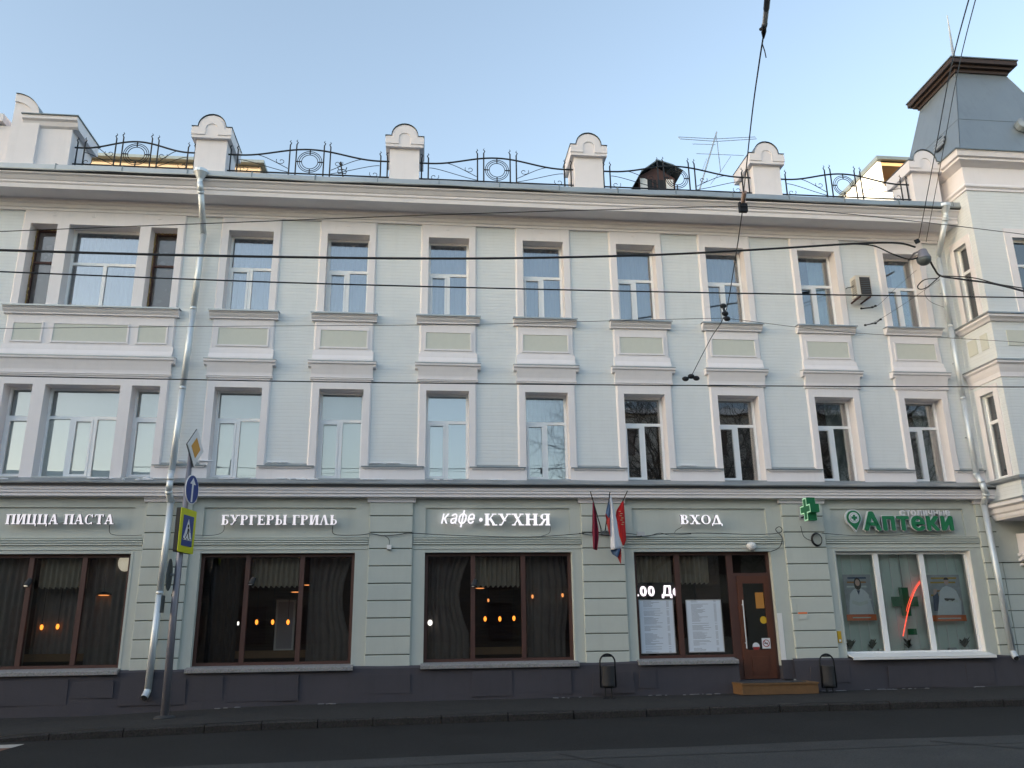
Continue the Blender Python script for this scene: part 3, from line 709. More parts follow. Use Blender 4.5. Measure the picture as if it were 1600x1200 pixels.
bayx = [(px1+.02, PED[0]-.37), (PED[0]+.37, PED[1]-.37), (PED[1]+.37, PED[2]-.37), (PED[2]+.37, PED[3]-.37), (PED[3]+.37, PED[4]-.37)]
rl = ['black scrolled roof railing between the broad arched pedestal and its neighbour', 'black scrolled roof railing above the drainpipe, second bay from the broad pedestal', 'black scrolled roof railing on the bay above the flags', 'black scrolled roof railing in front of the brown dormer', 'black scrolled roof railing next to the tower house']
for (a, b), lb in zip(bayx, rl):
    cx = (a+b)/2; off = (b-a)/2
    railing(a, b, cx, [a+.06, a+.23, cx-.50, cx-.34, cx+.34, cx+.50, b-.23, b-.06], lb)
# fleur ornament leaning on the second railing
o = thing('iron_finial', 'broken black iron finial leaning in the second roof railing', 'ornament', P(536, 277, RY-.05))
c = P(536, 277, RY-.05)
MB().tube([c, c+Vector((-.07, 0, .35))], .018, 6).build('stem', 'iron', o)
MB().ell(c+Vector((-.075, 0, .38)), (.035, .03, .06), 8, 6).build('tip', 'iron', o)
for sg in (-1, 1):
    for h_ in (.12, .22): MB().tube([c+Vector((-.03, 0, h_)), c+Vector((-.03+sg*.09, 0, h_-.02)), c+Vector((-.03+sg*.11, 0, h_+.06))], .014, 5).build('arm', 'iron', o)

# ------------------------------------------------------------------ dormer, antenna
DY = .9
d = MB(); dl, dr_ = P(1010, 290, DY).x-.12, P(1043, 290, DY).x+.12; dz0 = 12.75; ap = P(1025, 258, DY); ez = P(985, 295, DY).z
cxd = (dl+dr_)/2
z_e = P(1056, 278, DY).z-.02
dorm = MB().py([(dl-.1, dz0), (dr_+.1, dz0), (dr_+.1, z_e), (cxd, ap.z-.06), (dl-.1, z_e)], DY, DY+2.6).build('dormer', 'old_wood', B)
for sx, ex in ((-1, P(985, 300, DY)), (1, P(1064, 274, DY))):
    side = Vector((ex.x, 0, ex.z)); k = Vector((cxd, 0, ap.z+.02))
    mid = Vector((cxd+(side.x-cxd)*.62, 0, ap.z-(ap.z-side.z)*.40))
    pts = [k, mid, side]
    MB().sheet([[(q.x, yy, q.z+t_) for q in pts] for yy, t_ in ((DY-.22, 0), (DY-.22, .035), (DY+2.6, .035))]).build('dormer_roof', 'roof_metal', dorm)
pw = (dr_-dl-.24)
for xx in (dl-.02, dr_-.12): MB().box(xx-.04, xx+.16, DY-.04, DY+.02, dz0, P(1010, 280, DY).z).build('dormer_pier', 'far_white', dorm)
MB().box(dl+.16, dr_-.18, DY-.015, DY-.005, dz0, P(1020, 281, DY).z).build('dormer_hatch', 'black', dorm)
for xx in (dl+.30, cxd-.0): MB().box(xx-.015, xx+.015, DY-.03, DY-.012, dz0, P(1020, 281, DY).z).build('dormer_bar', 'old_wood', dorm)
AY = 2.
a0 = P(1092, 300, AY); a1 = P(1120, 206, AY)
t = thing('tv_antenna', 'grey television antenna on a leaning mast behind the railing', 'antenna', a0)
MB().tube([a0-Vector((.15, 0, .5)), a0, a1], .022, 6).build('mast', 'zinc_dull', t)
e = [P(1060, 214, AY), P(1118, 217, AY), P(1180, 214, AY), P(1182, 217, AY), P(1120, 221, AY), P(1062, 217, AY)]
MB().tube(e+[e[0]], .010, 5).build('dipole', 'zinc_dull', t)
bm_ = [P(1119, 212, AY), P(1121, 225, AY-.5), P(1126, 268, AY-1.6)]
MB().tube(bm_, .012, 5).build('boom', 'zinc_dull', t)
for (u0, v0, u1, v1, yy) in ((1082, 225, 1118, 226, AY), (1088, 240, 1162, 243, AY-.8), (1142, 244, 1126, 268, AY-1.2), (1098, 265, 1104, 248, AY), (1126, 268, 1110, 288, AY-1.2)):
    MB().tube([P(u0, v0, yy), P(u1, v1, yy)], .008, 5).build('element', 'zinc_dull', t)

# ================================================================== corner house with oriel and tower
K = thing('corner_house', 'pale corner house with projecting bay and metal tower roof', 'building', (16, .5, 0))
OX0, OX1, OY = XE, 18.05, -1.2
OZ0, OZ1 = 4.05, 12.36
def wall_side(x, thick, holes, y0, y1, z0, z1, m):   # wall in the plane x = const with openings (ya, yb, za, zb)
    mb = MB(); zs = sorted({z0, z1, *[h[2] for h in holes], *[h[3] for h in holes]}); ys = sorted({y0, y1, *[h[0] for h in holes], *[h[1] for h in holes]})
    for i in range(len(ys)-1):
        for j in range(len(zs)-1):
            if any(h[0] <= ys[i] and h[1] >= ys[i+1] and h[2] <= zs[j] and h[3] >= zs[j+1] for h in holes): continue
            mb.box(x, x+thick, ys[i], ys[i+1], zs[j], zs[j+1])
    return mb
sh = [(-.84, -.34, 4.85, 6.95), (-.84, -.34, 8.85, 10.98)]
wall_side(OX0, .3, sh, OY, 1.0, OZ0, OZ1, 'mint').build('side_wall', 'mint', K)
fh = [(14.95, 16.05, 4.85, 6.95), (14.95, 16.05, 8.85, 10.98), (16.5, 17.5, 4.85, 6.95), (16.5, 17.5, 8.85, 10.98)]
mb = MB(); zs = [OZ0, 4.85, 6.95, 8.85, 10.98, OZ1]; xs = [OX0+.3, 14.95, 16.05, 16.5, 17.5, OX1]
for i in range(5):
    for j in range(5):
        if i in (1, 3) and j in (1, 3): continue
        mb.box(xs[i], xs[i+1], OY, OY+.3, zs[j], zs[j+1])
mb.build('front_wall', 'mint', K)
MB().box(OX1-.3, OX1, OY+.3, 1, OZ0, OZ1).build('side_wall', 'mint', K)
MB().box(OX0+.3, OX1-.3, OY+.3, .3, OZ0, OZ0+.12).build('bay_floor', 'trim', K)
MB().box(OX0+.3, OX1-.3, 1.8, 1.9, OZ0, OZ1).build('inner_wall', 'room_light', K)
for (ya, yb, za, zb) in sh:              # surround, frame, panes
    s = MB(); 
    s.box(OX0-.03, OX0+.02, ya-.16, ya, za-.05, zb+.18); s.box(OX0-.03, OX0+.02, yb, yb+.16, za-.05, zb+.18); s.box(OX0-.03, OX0+.02, ya, yb, zb, zb+.18)
    s.build('window_surround', 'trim', K)
    f = MB(); tr = zb-.70
    f.box(OX0+.10, OX0+.16, ya, ya+.05, za, zb); f.box(OX0+.10, OX0+.16, yb-.05, yb, za, zb); f.box(OX0+.101, OX0+.159, ya+.05, yb-.05, za, za+.05); f.box(OX0+.101, OX0+.159, ya+.05, yb-.05, zb-.05, zb); f.box(OX0+.102, OX0+.158, ya+.05, yb-.05, tr-.04, tr+.04)
    o = f.build('window', 'pvc', K)
    MB().box(OX0+.125, OX0+.133, ya+.05, yb-.05, za+.05, tr-.04).build('pane', 'glass_dark', o); MB().box(OX0+.125, OX0+.133, ya+.05, yb-.05, tr+.04, zb-.05).build('pane', 'glass_dark', o)
for (xa, xb, za, zb) in fh:
    s = MB(); s.box(xa-.2, xa, OY-.03, OY+.02, za-.05, zb+.25); s.box(xb, xb+.2, OY-.03, OY+.02, za-.05, zb+.25); s.box(xa, xb, OY-.03, OY+.02, zb, zb+.25); s.build('window_surround', 'trim', K)
    f = MB(); frame_bars(f, xa, xb, za, zb, OY+.14, .06); f.box(xa+.06, xb-.06, OY+.142, OY+.2, zb-.75, zb-.68); o = f.build('window', 'pvc', K)
    MB().box(xa+.06, xb-.06, OY+.17, OY+.178, za+.06, zb-.75).build('pane', 'glass_up', o); MB().box(xa+.06, xb-.06, OY+.17, OY+.178, zb-.68, zb-.06).build('pane', 'glass_up', o)
    MB().box(xa+.06, xb-.06, OY+.25, OY+.256, za+.06, zb-.06).build('blind', 'curtain', o)
def wrap(name, prof, m, par, y_end=.0):
    """moulding running round the left side and the front; profile (out, z)"""
    mb = MB(); n = len(prof); rows = []
    for o_, z in prof: rows.append([(OX0-o_, y_end, z), (OX0-o_, OY-o_, z), (OX1+o_, OY-o_, z), (OX1+o_, 2.8, z)])
    return mb.sheet(rows).build(name, m, par)
wrap('lower_cornice', [(-.05, 4.30), (.18, 4.27), (.20, 4.22), (.20, 4.16), (.12, 4.12), (.10, 4.02), (.06, 3.98), (.05, 3.90), (-.05, 3.90)], 'trim', K)
wrap('lower_flashing', [(-.02, 4.33), (.21, 4.285), (.21, 4.25)], 'zinc_dull', K)
MB().box(OX0-.02, OX1, OY-.02, .05, 3.86, 3.91).build('bay_soffit', 'trim', K)
wrap('floor_ledge', [(-.02, 7.66), (.10, 7.64), (.13, 7.60), (.13, 7.56), (.08, 7.52), (.06, 7.44), (.025, 7.34), (.025, 7.22), (-.02, 7.21)], 'trim', K)
wrap('floor_flashing', [(-.02, 7.685), (.145, 7.65), (.145, 7.615)], 'zinc_dull', K)
wrap('sill_ledge', [(-.02, 8.87), (.12, 8.85), (.14, 8.80), (.14, 8.76), (.08, 8.71), (.05, 8.66), (-.02, 8.65)], 'trim', K)
wrap('sill_flashing', [(-.02, 8.895), (.165, 8.865), (.165, 8.825)], 'zinc_dull', K)
wrap('waist_ledge', [(-.02, 4.82), (.09, 4.80), (.09, 4.74), (.04, 4.70), (-.02, 4.70)], 'zinc_dull', K)
for (ya, yb) in ((-.98, -.72), (-.56, -.22)): MB().box(OX0-.02, OX0+.0, ya, yb, 8.03, 8.43).build('panel', 'panel_green', K)
for (xa, xb) in ((OX0+.35, OX0+.95), (OX0+1.15, OX0+2.0), (OX0+2.7, OX0+3.5)): MB().box(xa, xb, OY-.02, OY, 8.03, 8.43).build('panel', 'panel_green', K)
# crown of the tower house
wrap('architrave', [(-.02, 12.50), (.05, 12.48), (.07, 12.43), (.07, 12.40), (.03, 12.36), (.03, 12.30), (-.02, 12.28)], 'trim', K, .9)
mb = MB(); mb.box(OX0, OX0+.3, OY, 2.9, OZ1, 13.3); mb.box(OX0+.3, OX1, OY, OY+.3, OZ1, 13.3); mb.build('attic_wall', 'trim', K)
wrap('crown_cornice', [(-.02, 12.98), (.02, 13.0), (.10, 13.05), (.20, 13.10), (.20, 13.16), (.26, 13.18), (.28, 13.28), (.30, 13.34), (-.02, 13.36)], 'trim', K, 1.4)
wrap('crown_flashing', [(-.02, 13.47), (.20, 13.44), (.33, 13.36), (.33, 13.33), (.29, 13.33)], 'roof_metal', K, 1.5)
# truncated pyramid roof
b0 = [(14.05, -1.1), (17.95, -1.1), (17.95, 1.9), (14.05, 1.9)]; t0 = [(15.25, .0), (16.75, .0), (16.75, 1.75), (15.25, 1.75)]
zb, zt = 13.45, 16.95
mid = [((a[0]*.58+b[0]*.42), (a[1]*.58+b[1]*.42)) for a, b in zip(b0, t0)]
mb = MB(); rows = [[(x, y, zb) for x, y in b0+b0[:1]], [(x, y, zb+(zt-zb)*.42) for x, y in mid+mid[:1]], [(x, y, zt) for x, y in t0+t0[:1]]]
tr_ = mb.sheet(rows).build('tower_roof', 'tower_metal', K)
def on_face(i, u, h, out=.0):            # point on roof face i (0 front, 3 left), u along, h up
    a, b, c_, d_ = [Vector((*q, zb)) for q in (b0[i], b0[(i+1) % 4])] + [Vector((*q, zt)) for q in (t0[(i+1) % 4], t0[i])]
    lo = a+(b-a)*u; hi = d_+(c_-d_)*u; nrm = (b-a).cross(d_-a).normalized(); return lo+(hi-lo)*h+nrm*out
for i in (0, 3):                          # standing seams
    for u in (.0, 1.): MB().tube([on_face(i, u, h, .0) for h in (0, 1)], .012, 4).build('roof_seam', 'tower_metal', tr_)
    for h in (.40,): MB().tube([on_face(i, u, h, .004) for u in (0, .5, 1)], .009, 4).build('roof_seam', 'tower_metal', tr_)
# round louvred vents
c0 = PX(1470, 215, 14.45) if False else on_face(3, .62, .20, .03)
for fi, uu, hh in ((3, .68, .30), (0, .60, .33)):
    c0 = on_face(fi, uu, hh, .02); ex = (on_face(fi, uu+.02, hh)-on_face(fi, uu-.02, hh)).normalized(); ez = (on_face(fi, uu, hh+.02)-on_face(fi, uu, hh-.02)).normalized(); nn = ex.cross(ez)
    r = .27 if fi == 3 else .22
    v_ = MB().ext([c0+ex*r*math.cos(2*math.pi*i/20)+ez*r*math.sin(2*math.pi*i/20) for i in range(20)], nn*.02).build('vent', 'black', tr_) if fi == 3 else MB().tube([c0+nn*.0, c0+nn*.16, c0+nn*.22], [r, r, r*.6], 16).build('vent', 'tower_metal', tr_)
    if fi == 3:
        for k in (-.12, .0, .12): MB().obox(c0+ez*k+nn*.03, ex*math.sqrt(r*r-k*k)*.95, nn*.012+ez*.012, ez*.028).build('louvre', 'zinc_dull', v_)
# brown cap cornice
def frame_cap(o_, z0, z1, name, m):
    MB().box(t0[0][0]-o_, t0[1][0]+o_, t0[0][1]-o_, t0[2][1]+o_, z0, z1).build(name, m, tr_)
frame_cap(.08, 16.86, 16.97, 'cap_moulding', 'brown_trim'); frame_cap(.17, 16.97, 17.06, 'cap_moulding', 'brown_trim'); frame_cap(.27, 17.06, 17.20, 'cap_cornice', 'brown_trim'); frame_cap(.30, 17.201, 17.235, 'cap_sheet', 'roof_metal')
MB().tube([P(1490, 88, .6), P(1480, 24, .6)], [.05, .015], 6).build('spike', 'zinc_dull', tr_)
# street level of the corner house
pl = MB().box(XE, 20.2, .0, .35, .6, 3.88).build('street_wall', 'sage_joint', K)
for i in range(len(JZ)-1):
    if JZ[i] < 3.0: MB().box(XE+.02, 15.6, -.05, .1, JZ[i+1]+.008, JZ[i]-.008).build('rustic_block', 'sage', pl)
MB().box(XE, 20.2, -.04, .1, 2.88, 3.9).build('lintel_band', 'sage', K)
MB().px([(.0, 3.56), (-.9, 3.50), (-.92, 3.40), (-.75, 3.30), (-.55, 3.12), (-.50, 2.98), (.0, 2.96)], 14.45, 14.85).build('console', 'trim', K)
for z in (3.06, 2.94, 2.82): MB().px([(.0, z+.03), (-.16, z+.02), (-.18, z-.02), (-.1, z-.04), (.0, z-.04)], 14.40, 20).build('door_moulding', 'trim', K)
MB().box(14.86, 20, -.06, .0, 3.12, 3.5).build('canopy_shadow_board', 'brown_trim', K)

# ================================================================== houses behind
t = thing('ochre_house', 'ochre apartment block just showing above the eave behind the railing', 'building', (-30, 34, 0))
MB().box(-75, -10.9, 30, 42, 0, 30.55).build('wall', 'ochre', t)
MB().px([(29.5, 30.55), (42.5, 30.55), (42.5, 30.75), (29.5, 30.75)], -75.3, -10.6).build('roof', 'roof_metal', t)
for k in range(9):
    for j in range(8): MB().box(-12.6-k*3.2-1.2, -12.6-k*3.2, 29.96, 30.1, 4+j*3.2, 5.7+j*3.2).build('window', 'glass_dark', t)
t = thing('far_apartment_block', 'sunlit white apartment block with peach loggia behind the roof', 'building', (40, 45, 0))
fx, fz = P(1371, 252, 30).x, P(1360, 251, 30).z
MB().box(fx, fx+.25, 30, 62, 0, fz).build('side_wall', 'far_white', t)
MB().box(fx+.25, fx+22, 31.6, 62, 0, fz).build('wall', 'far_peach', t)
for j in range(0, 9):
    z = fz-.1-j*3.0
    MB().box(fx+.25, fx+14, 30, 31.6, z-.25, z).build('loggia_slab', 'far_white' if j else 'far_peach', t)
    MB().box(fx+.25, fx+14, 30, 30.12, z-3.0, z-1.9).build('parapet', 'far_white', t)
    for q in range(4): MB().box(fx+2+q*3.2, fx+3.6+q*3.2, 31.56, 31.6, z-2.2, z-.7).build('window', 'glass_dark', t)
MB().box(fx-.2, fx+22.2, 29.7, 62.2, fz, fz+.25).build('roof', 'roof_metal', t)

# ================================================================== other side of the street (seen in the glass)
def house(x0, x1, y0, z1, m, label, sx=3.0, fl=3):
    t = thing('opposite_house', label, 'building', ((x0+x1)/2, y0-5, 0))
    MB().box(x0, x1, y0-10, y0, -.3, z1).build('wall', m, t)
    MB().box(x0-.3, x1+.3, y0-10.3, y0+.4, z1, z1+.3).build('cornice', 'trim', t)
    MB().px([(y0+.2, z1+.3), (y0-5, z1+2.2), (y0-10, z1+.3)], x0, x1).build('roof', 'roof_metal', t)
    n = int((x1-x0)/sx); fh_ = z1/fl
    for i in range(n):
        for j in range(fl):
            cx = x0+(x1-x0)*(i+.5)/n; z0 = .9+j*fh_
            f = MB(); frame_bars(f, cx-.65, cx+.65, z0, z0+1.9, y0-.02, .08, .06); f.box(cx-.03, cx+.03, y0-.01, y0+.04, z0+.08, z0+1.82); o = f.build('window', 'old_wood', t)
            MB().box(cx-.57, cx+.57, y0-.005, y0+.01, z0+.08, z0+1.82).build('pane', 'old_glass', o)
house(-35, -14.5, -25.5, 8.5, 'opp_wall2', 'dark grey house across the street facing the old brown frames')
house(-13.5, 9, -26.5, 8.0, 'opp_wall', 'brown house across the street facing the cafe windows')
house(11, 44, -30, 14.5, 'opp_wall3', 'taller grey house across the street facing the pharmacy', fl=4)
t = thing('sun_blocker', 'tall grey block added out of view to keep the low sun off the facade', 'building', (-120, -66, 0))  # unseen block, added only to shade facade and tower from the low sun
MB().box(-175, -72, -72, -60, -1, 38).build('wall', 'opp_wall2', t)
MB().box(-175.4, -71.6, -72.4, -59.6, 38, 38.5).build('roof', 'roof_metal', t)
for j in range(11):
    for i in range(27): MB().box(-173+i*3.7, -171.2+i*3.7, -60.1, -59.96, 2+j*3.3, 3.8+j*3.3).build('window', 'old_glass', t)
# bare trees across the street, mirrored in the upper windows
def tree(x, y, h, label):
    t = thing('bare_tree', label, 'tree', (x, y, -.2), 'bare street trees across the street')
    tr = MB(); br = MB()
    def grow(p, d, L_, r, lv):
        n = 4; pts = [p]; rr = [r]
        for i in range(n):
            d = (d+Vector((random.gauss(0, .14), random.gauss(0, .14), random.gauss(.03, .08)))).normalized(); p = p+d*(L_/n); pts.append(p); rr.append(r*(1-.45*(i+1)/n))
            if lv > 0 and i >= 1:
                for q in range(3 if lv > 1 else 2):
                    a = random.uniform(0, 6.283); side = d.orthogonal().normalized(); side = Matrix.Rotation(a, 3, d) @ side
                    grow(p, (d*.75+side*.85).normalized(), L_*random.uniform(.45, .68), rr[-1]*.6, lv-1)
        (tr if lv == 4 else br).tube(pts, rr, 6 if lv == 4 else 3, caps=False)
    grow(Vector((x, y, -.25)), Vector((0, 0, 1)), h*.62, .20, 4)
    tr.build('trunk', 'bark', t); br.build('crown', 'bark', t)
tree(11.8, -24.0, 15, 'bare tree across the street facing the entrance, nearest the brown house')
tree(16.6, -25.0, 16, 'bare tree across the street second from the brown house')
tree(21.4, -24.4, 15, 'bare tree across the street third from the brown house')
tree(26.2, -24.8, 16, 'bare tree across the street farthest from the brown house')

# ================================================================== shop interiors
def drape(par, x0, x1, z0, z1, y, amp=.05, per=.16, m='drape', lean=0., gather=0.):
    n = max(16, int((x1-x0)/per*8)); rows = []
    for k in range(9):
        t_ = k/8; z = z1+(z0-z1)*t_; row = []
        sc_ = 1-gather*math.sin(math.pi*min(1, t_*1.3))
        for i in range(n+1):
            u = i/n; xx = x0+(x1-x0)*u*sc_+lean*t_
            row.append((xx, y+amp*math.sin(2*math.pi*u*(x1-x0)/per+math.sin(u*9)*.8)*(1-.3*t_), z))
        rows.append(row)
    return MB().sheet(rows).build('curtain', m, par, smooth=True)
def valance(par, x0, x1, z0, z1, y, per=.115):
    n = int((x1-x0)/per*8); rows = []
    for k in range(5):
        t_ = k/4; row = []
        for i in range(n+1):
            xx = x0+(x1-x0)*i/n; s_ = math.sin(2*math.pi*xx/per)
            z = z1+(z0-z1)*t_-(.022*s_ if k == 4 else 0); row.append((xx, y+.055*s_, z))
        rows.append(row)
    return MB().sheet(rows).build('valance', 'valance', par, smooth=True)
o = OPN
drape(SW[0], o[0][0], -8.45, .85, 3.1, .50, m='drape'); drape(SW[0], -7.22, o[0][1]+.05, .85, 3.1, .50, m='drape'); drape(SW[0], -8.5, -7.2, 1.0, 3.1, .85, .03, .13, 'drape'); valance(SW[0], -8.36, -7.34, 2.46, 3.08, .45)
valance(SW[1], -3.80, -2.70, 2.45, 3.08, .45); drape(SW[1], -2.55, -1.6, .85, 3.1, .62, gather=.2); drape(SW[1], -4.75, -4.1, .85, 3.1, .70, m='dark_room')
valance(SW[2], 1.2, 2.25, 2.42, 3.08, .45); drape(SW[2], .15, 1.1, .85, 3.1, .55, gather=.25, lean=.0); drape(SW[2], 2.42, 3.3, .85, 3.1, .55, gather=-.1)
valance(SW[3], 4.95, 5.85, 2.45, 3.08, .40); valance(SW[3], 5.98, 6.75, 2.45, 3.08, .40)
# bench rails behind the glass
for i, (a, b) in enumerate(((-9.0, -6.5), (-4.4, -1.9), (.6, 3.1))):
    t = thing('wooden_bench', ['wooden bench behind the cafe window with the sheer curtains', 'wooden bench behind the cafe window next to the drainpipe', 'wooden bench behind the cafe window under the two-part sign'][i], 'bench', ((a+b)/2, 1.0, .4))
    MB().box(a, b, .80, .86, .92, 1.08).build('backrest', 'counter', t); MB().box(a, b, .86, 1.25, .74, .80).build('seat', 'counter', t)
    for xx in (a+.1, b-.16): MB().box(xx, xx+.06, .82, 1.2, .4, .74).build('leg', 'counter', t)
def pendant(u, v, Y, m, label, grp, r=.035, shade=False):
    c = P(u, v, Y); t = thing('pendant_lamp', label, 'lamp', c, grp)
    MB().tube([c+Vector((0, 0, r*2.2)), (c.x, c.y, 3.49)], .006, 4).build('cord', 'black', t)
    if shade:
        MB().lathe(c, [(.005, .09), (.05, .08), (.16, .03), (.165, .02)], 14).build('shade', 'black', t)
        MB().ell(c+Vector((0, 0, .012)), (.12, .12, .012), 10, 4).build('bulb', m, t)
    else:
        MB().lathe(c, [(.014, r*1.5), (.016, r*2.3)], 8).build('socket', 'black', t)
        MB().ell(c, (r, r, r*1.7), 10, 8).build('bulb', m, t)
g0 = 'glowing bulbs behind the sheer curtain window'; g1 = 'glowing bulbs behind the window by the drainpipe'; g2 = 'glowing bulbs behind the middle cafe window'
for (u, v), lb in zip(((65, 980), (90, 979)), ('glowing orange bulb before the sheer curtain, beside the spotlit window bar', 'glowing orange bulb before the sheer curtain, beside the bar next to the globe lamp')): pendant(u, v, .75, 'bulb', lb, g0)
for (u, v), lb in zip(((401, 972), (426, 972), (450, 972)), ('glowing orange bulb close to the spotlit bar of the drainpipe window', 'glowing orange bulb in the middle of the three in the drainpipe window', 'glowing orange bulb in front of the framed mirror')): pendant(u, v, 1.3, 'bulb', lb, g1)
for (u, v), lb in zip(((758, 967), (781, 967), (803, 966)), ('glowing orange bulb close to the spotlit bar of the middle cafe window', 'glowing orange bulb in the middle of the three in the middle cafe window', 'glowing orange bulb close to the curtain side bar of the middle cafe window')): pendant(u, v, 1.3, 'bulb', lb, g2)
for u, v, m, lb in ((372, 974, 'bulb_white', 'small white lamp left of the bulb row by the drainpipe window'), (500, 939, 'bulb_white', 'small white lamp high behind the window by the drainpipe')): pendant(u, v, 3.2, m, lb, None, .03)
for u, v, lb in ((763, 938, 'dim orange bulb above the row in the middle cafe window'), (832, 932, 'dim orange bulb beside the curtain in the middle cafe window'), (879, 930, 'dim orange bulb shining through the curtain near the pilaster with flags')): pendant(u, v, .45 if u > 820 else 3.0, 'bulb_dim', lb, None, .028)
for u, v, lb in ((462, 926, 'dark dish lamp with orange light behind the drainpipe window'), (482, 915, 'dark dish lamp with pale light behind the drainpipe window'), (770, 912, 'dark dish lamp just under the striped valance, middle window'), (750, 920, 'small dish lamp left under the valance, middle window'), (162, 931, 'dish lamp glowing through the curtain beside the leftmost shop pilaster')): pendant(u, v, 2.6 if u > 200 else .46, 'bulb_dim', lb, None, .03, True)
c = P(672, 973, .42); t = thing('spot_lamp', 'bright white spot lamp low in the middle cafe window corner', 'lamp', c)
MB().ell(c, (.055, .05, .065), 12, 8).build('bulb', 'bulb_white', t); MB().tube([c+Vector((0, .05, 0)), c+Vector((0, .25, .0))], .03, 8).build('holder', 'black', t)
c = P(199, 880, .55); t = thing('globe_lamp', 'pale globe lamp in the upper corner of the sheer curtain window', 'lamp', c)
MB().ell(c+Vector((0, -.12, 0)), (.16, .12, .19), 14, 10).build('globe', 'lamp_glass', t); MB().tube([c+Vector((0, -.12, .18)), (c.x, c.y-.12, 3.49)], .01, 5).build('cord', 'black', t)
# framed mirror on the back wall
c = P(446, 980, 2.4); t = thing('wall_mirror', 'white framed mirror deep inside the cafe behind the bulb row', 'mirror', c)
f = MB(); frame_bars(f, c.x-.25, c.x+.22, c.z-.55, c.z+.65, 2.38, .05, .05); f.build('frame', 'ph_white', t); MB().box(c.x-.2, c.x+.17, 2.41, 2.42, c.z-.5, c.z+.6).build('glass', 'grey_box', t)
# menus and the scrolling display
def menu(x0, x1, z0, z1, m, label):
    t = thing('menu_sheet', label, 'menu', ((x0+x1)/2, .152, (z0+z1)/2), None)
    MB().box(x0, x1, .150, .154, z0, z1).build('paper', m, t)
    f = MB(); frame_bars(f, x0-.02, x1+.02, z0-.02, z1+.02, .148, .02, .008); f.build('border', 'grey_box', t)
menu(4.99, 5.76, .92, 2.06, 'menu_a', 'white menu sheet under the scrolling light display'); menu(6.10, 6.90, .93, 2.05, 'menu_b', 'white menu sheet in the pane beside the door')
t = thing('led_display', 'scrolling light display with white digits in the entrance window', 'display', (5.4, .20, 2.1))
MB().box(4.96, 5.86, .19, .26, 2.10, 2.47).build('case', 'led_box', t)
x = P(994, 925, .185).x
for ch, gp in (('.', .03), ('0', .03), ('0', .17), ('Д', .02), ('о', .03)):
    m_, w_ = text_letter(ch, x, 2.17, .225, .183, .004, .05)
    m_.v = [(min(p_[0], 5.855), p_[1], p_[2]) for p_ in m_.v]; m_.build('character', 'led', t); x += w_+gp
# pharmacy window
MB().box(9.0, XE-.4, .40, .45, .4, 3.5).build('display_back', 'ph_back', B)
MB().box(9.78, 13.2, .22, .40, .74, .80).build('display_shelf', 'ph_white', B)
for k in range(14): MB().box(9.85+k*.245, 9.87+k*.245, .385, .395, .8, 3.1).build('blind_cord', 'ph_white', B)
def poster(x0, x1, z0, z1, label, fem):
    y = .195; t = thing('poster', label, 'poster', ((x0+x1)/2, y, z0))
    MB().box(x0, x1, y, y+.006, z0, z1).build('sheet', 'poster_bg', t)
    cx = (x0+x1)/2+(.02 if fem else .06); h_ = z1-z0; y2 = y-.003
    for q in range(6):
        a = x0+.03+random.random()*.1; MB().box(a, x1-.03-random.random()*.1, y-.001-q*.0002, y+.001, z1-.10-q*.10, z1-.06-q*.10).build('printed_shelf', random.choice(('sticker_yellow', 'flag_blue', 'ph_white', 'sticker_orange', 'grey_box')), t)
    def pl(name, m, pts, d): MB().ext([(x0+(x1-x0)*a, y2-d, z0+h_*b) for a, b in pts], (0, .002, 0)).build(name, m, t)
    if fem:
        pl('printed_coat', 'coat', [(.08, .05), (.14, .36), (.20, .54), (.30, .62), (.42, .67), (.60, .67), (.72, .62), (.83, .54), (.90, .36), (.97, .05)], 0); pl('printed_arm', 'ph_white', [(.22, .30), (.50, .24), (.80, .30), (.78, .38), (.5, .33), (.25, .38)], .002)
        hz = z0+h_*.78; MB().ext([(cx-.02+.092*math.cos(a), y2-.004, hz-.005+.145*math.sin(a)) for a in [i*math.pi/8 for i in range(16)]], (0, .002, 0)).build('printed_hair', 'hair', t)
        MB().ext([(cx-.02+.058*math.cos(a), y2-.008, hz+.02+.078*math.sin(a)) for a in [i*math.pi/8 for i in range(16)]], (0, .002, 0)).build('printed_face', 'skin', t)
        pl('printed_collar', 'navy', [(.44, .62), (.50, .50), (.56, .62)], .008)
    else:
        pl('printed_shirt', 'navy', [(.08, .14), (.10, .50), (.25, .60), (.40, .14)], 0); pl('printed_coat', 'coat', [(.15, .05), (.26, .36), (.32, .60), (.44, .70), (.56, .735), (.70, .70), (.84, .62), (.95, .36), (.90, .05)], .002); pl('printed_arm', 'ph_white', [(.45, .36), (.85, .34), (.85, .40), (.45, .43)], .004); pl('printed_glasses', 'hair', [(.44, .40), (.52, .37), (.60, .40), (.68, .37), (.76, .40), (.76, .43), (.44, .44)], .006)
        hz = z0+h_*.84
        MB().ext([(cx+.06*math.cos(a), y2-.006, hz+.085*math.sin(a)) for a in [i*math.pi/8 for i in range(16)]], (0, .002, 0)).build('printed_face', 'skin', t)
        MB().ext([(cx+.064*math.cos(a), y2-.009, hz+.035+.058*math.sin(a)) for a in [i*math.pi/8 for i in range(9)]], (0, .002, 0)).build('printed_hair', 'hair', t)
        pl('printed_hand', 'skin', [(.12, .50), (.22, .56), (.25, .66), (.14, .66)], .004)
    MB().box(x0-.02, x1+.02, y-.012, y+.001, z0-.10, z0+.04).build('banner', 'orange', t)
    MB().box(x0+.12, x1-.12, y-.014, y-.012, z0-.045, z0-.02).build('banner_print', 'ph_white', t)
poster(9.99, 10.68, 1.66, 2.62, 'poster of a person in a white coat with long dark hair, arms folded', True); poster(12.12, 12.94, 1.62, 2.60, 'poster of a person in a white coat with short hair holding glasses', False)
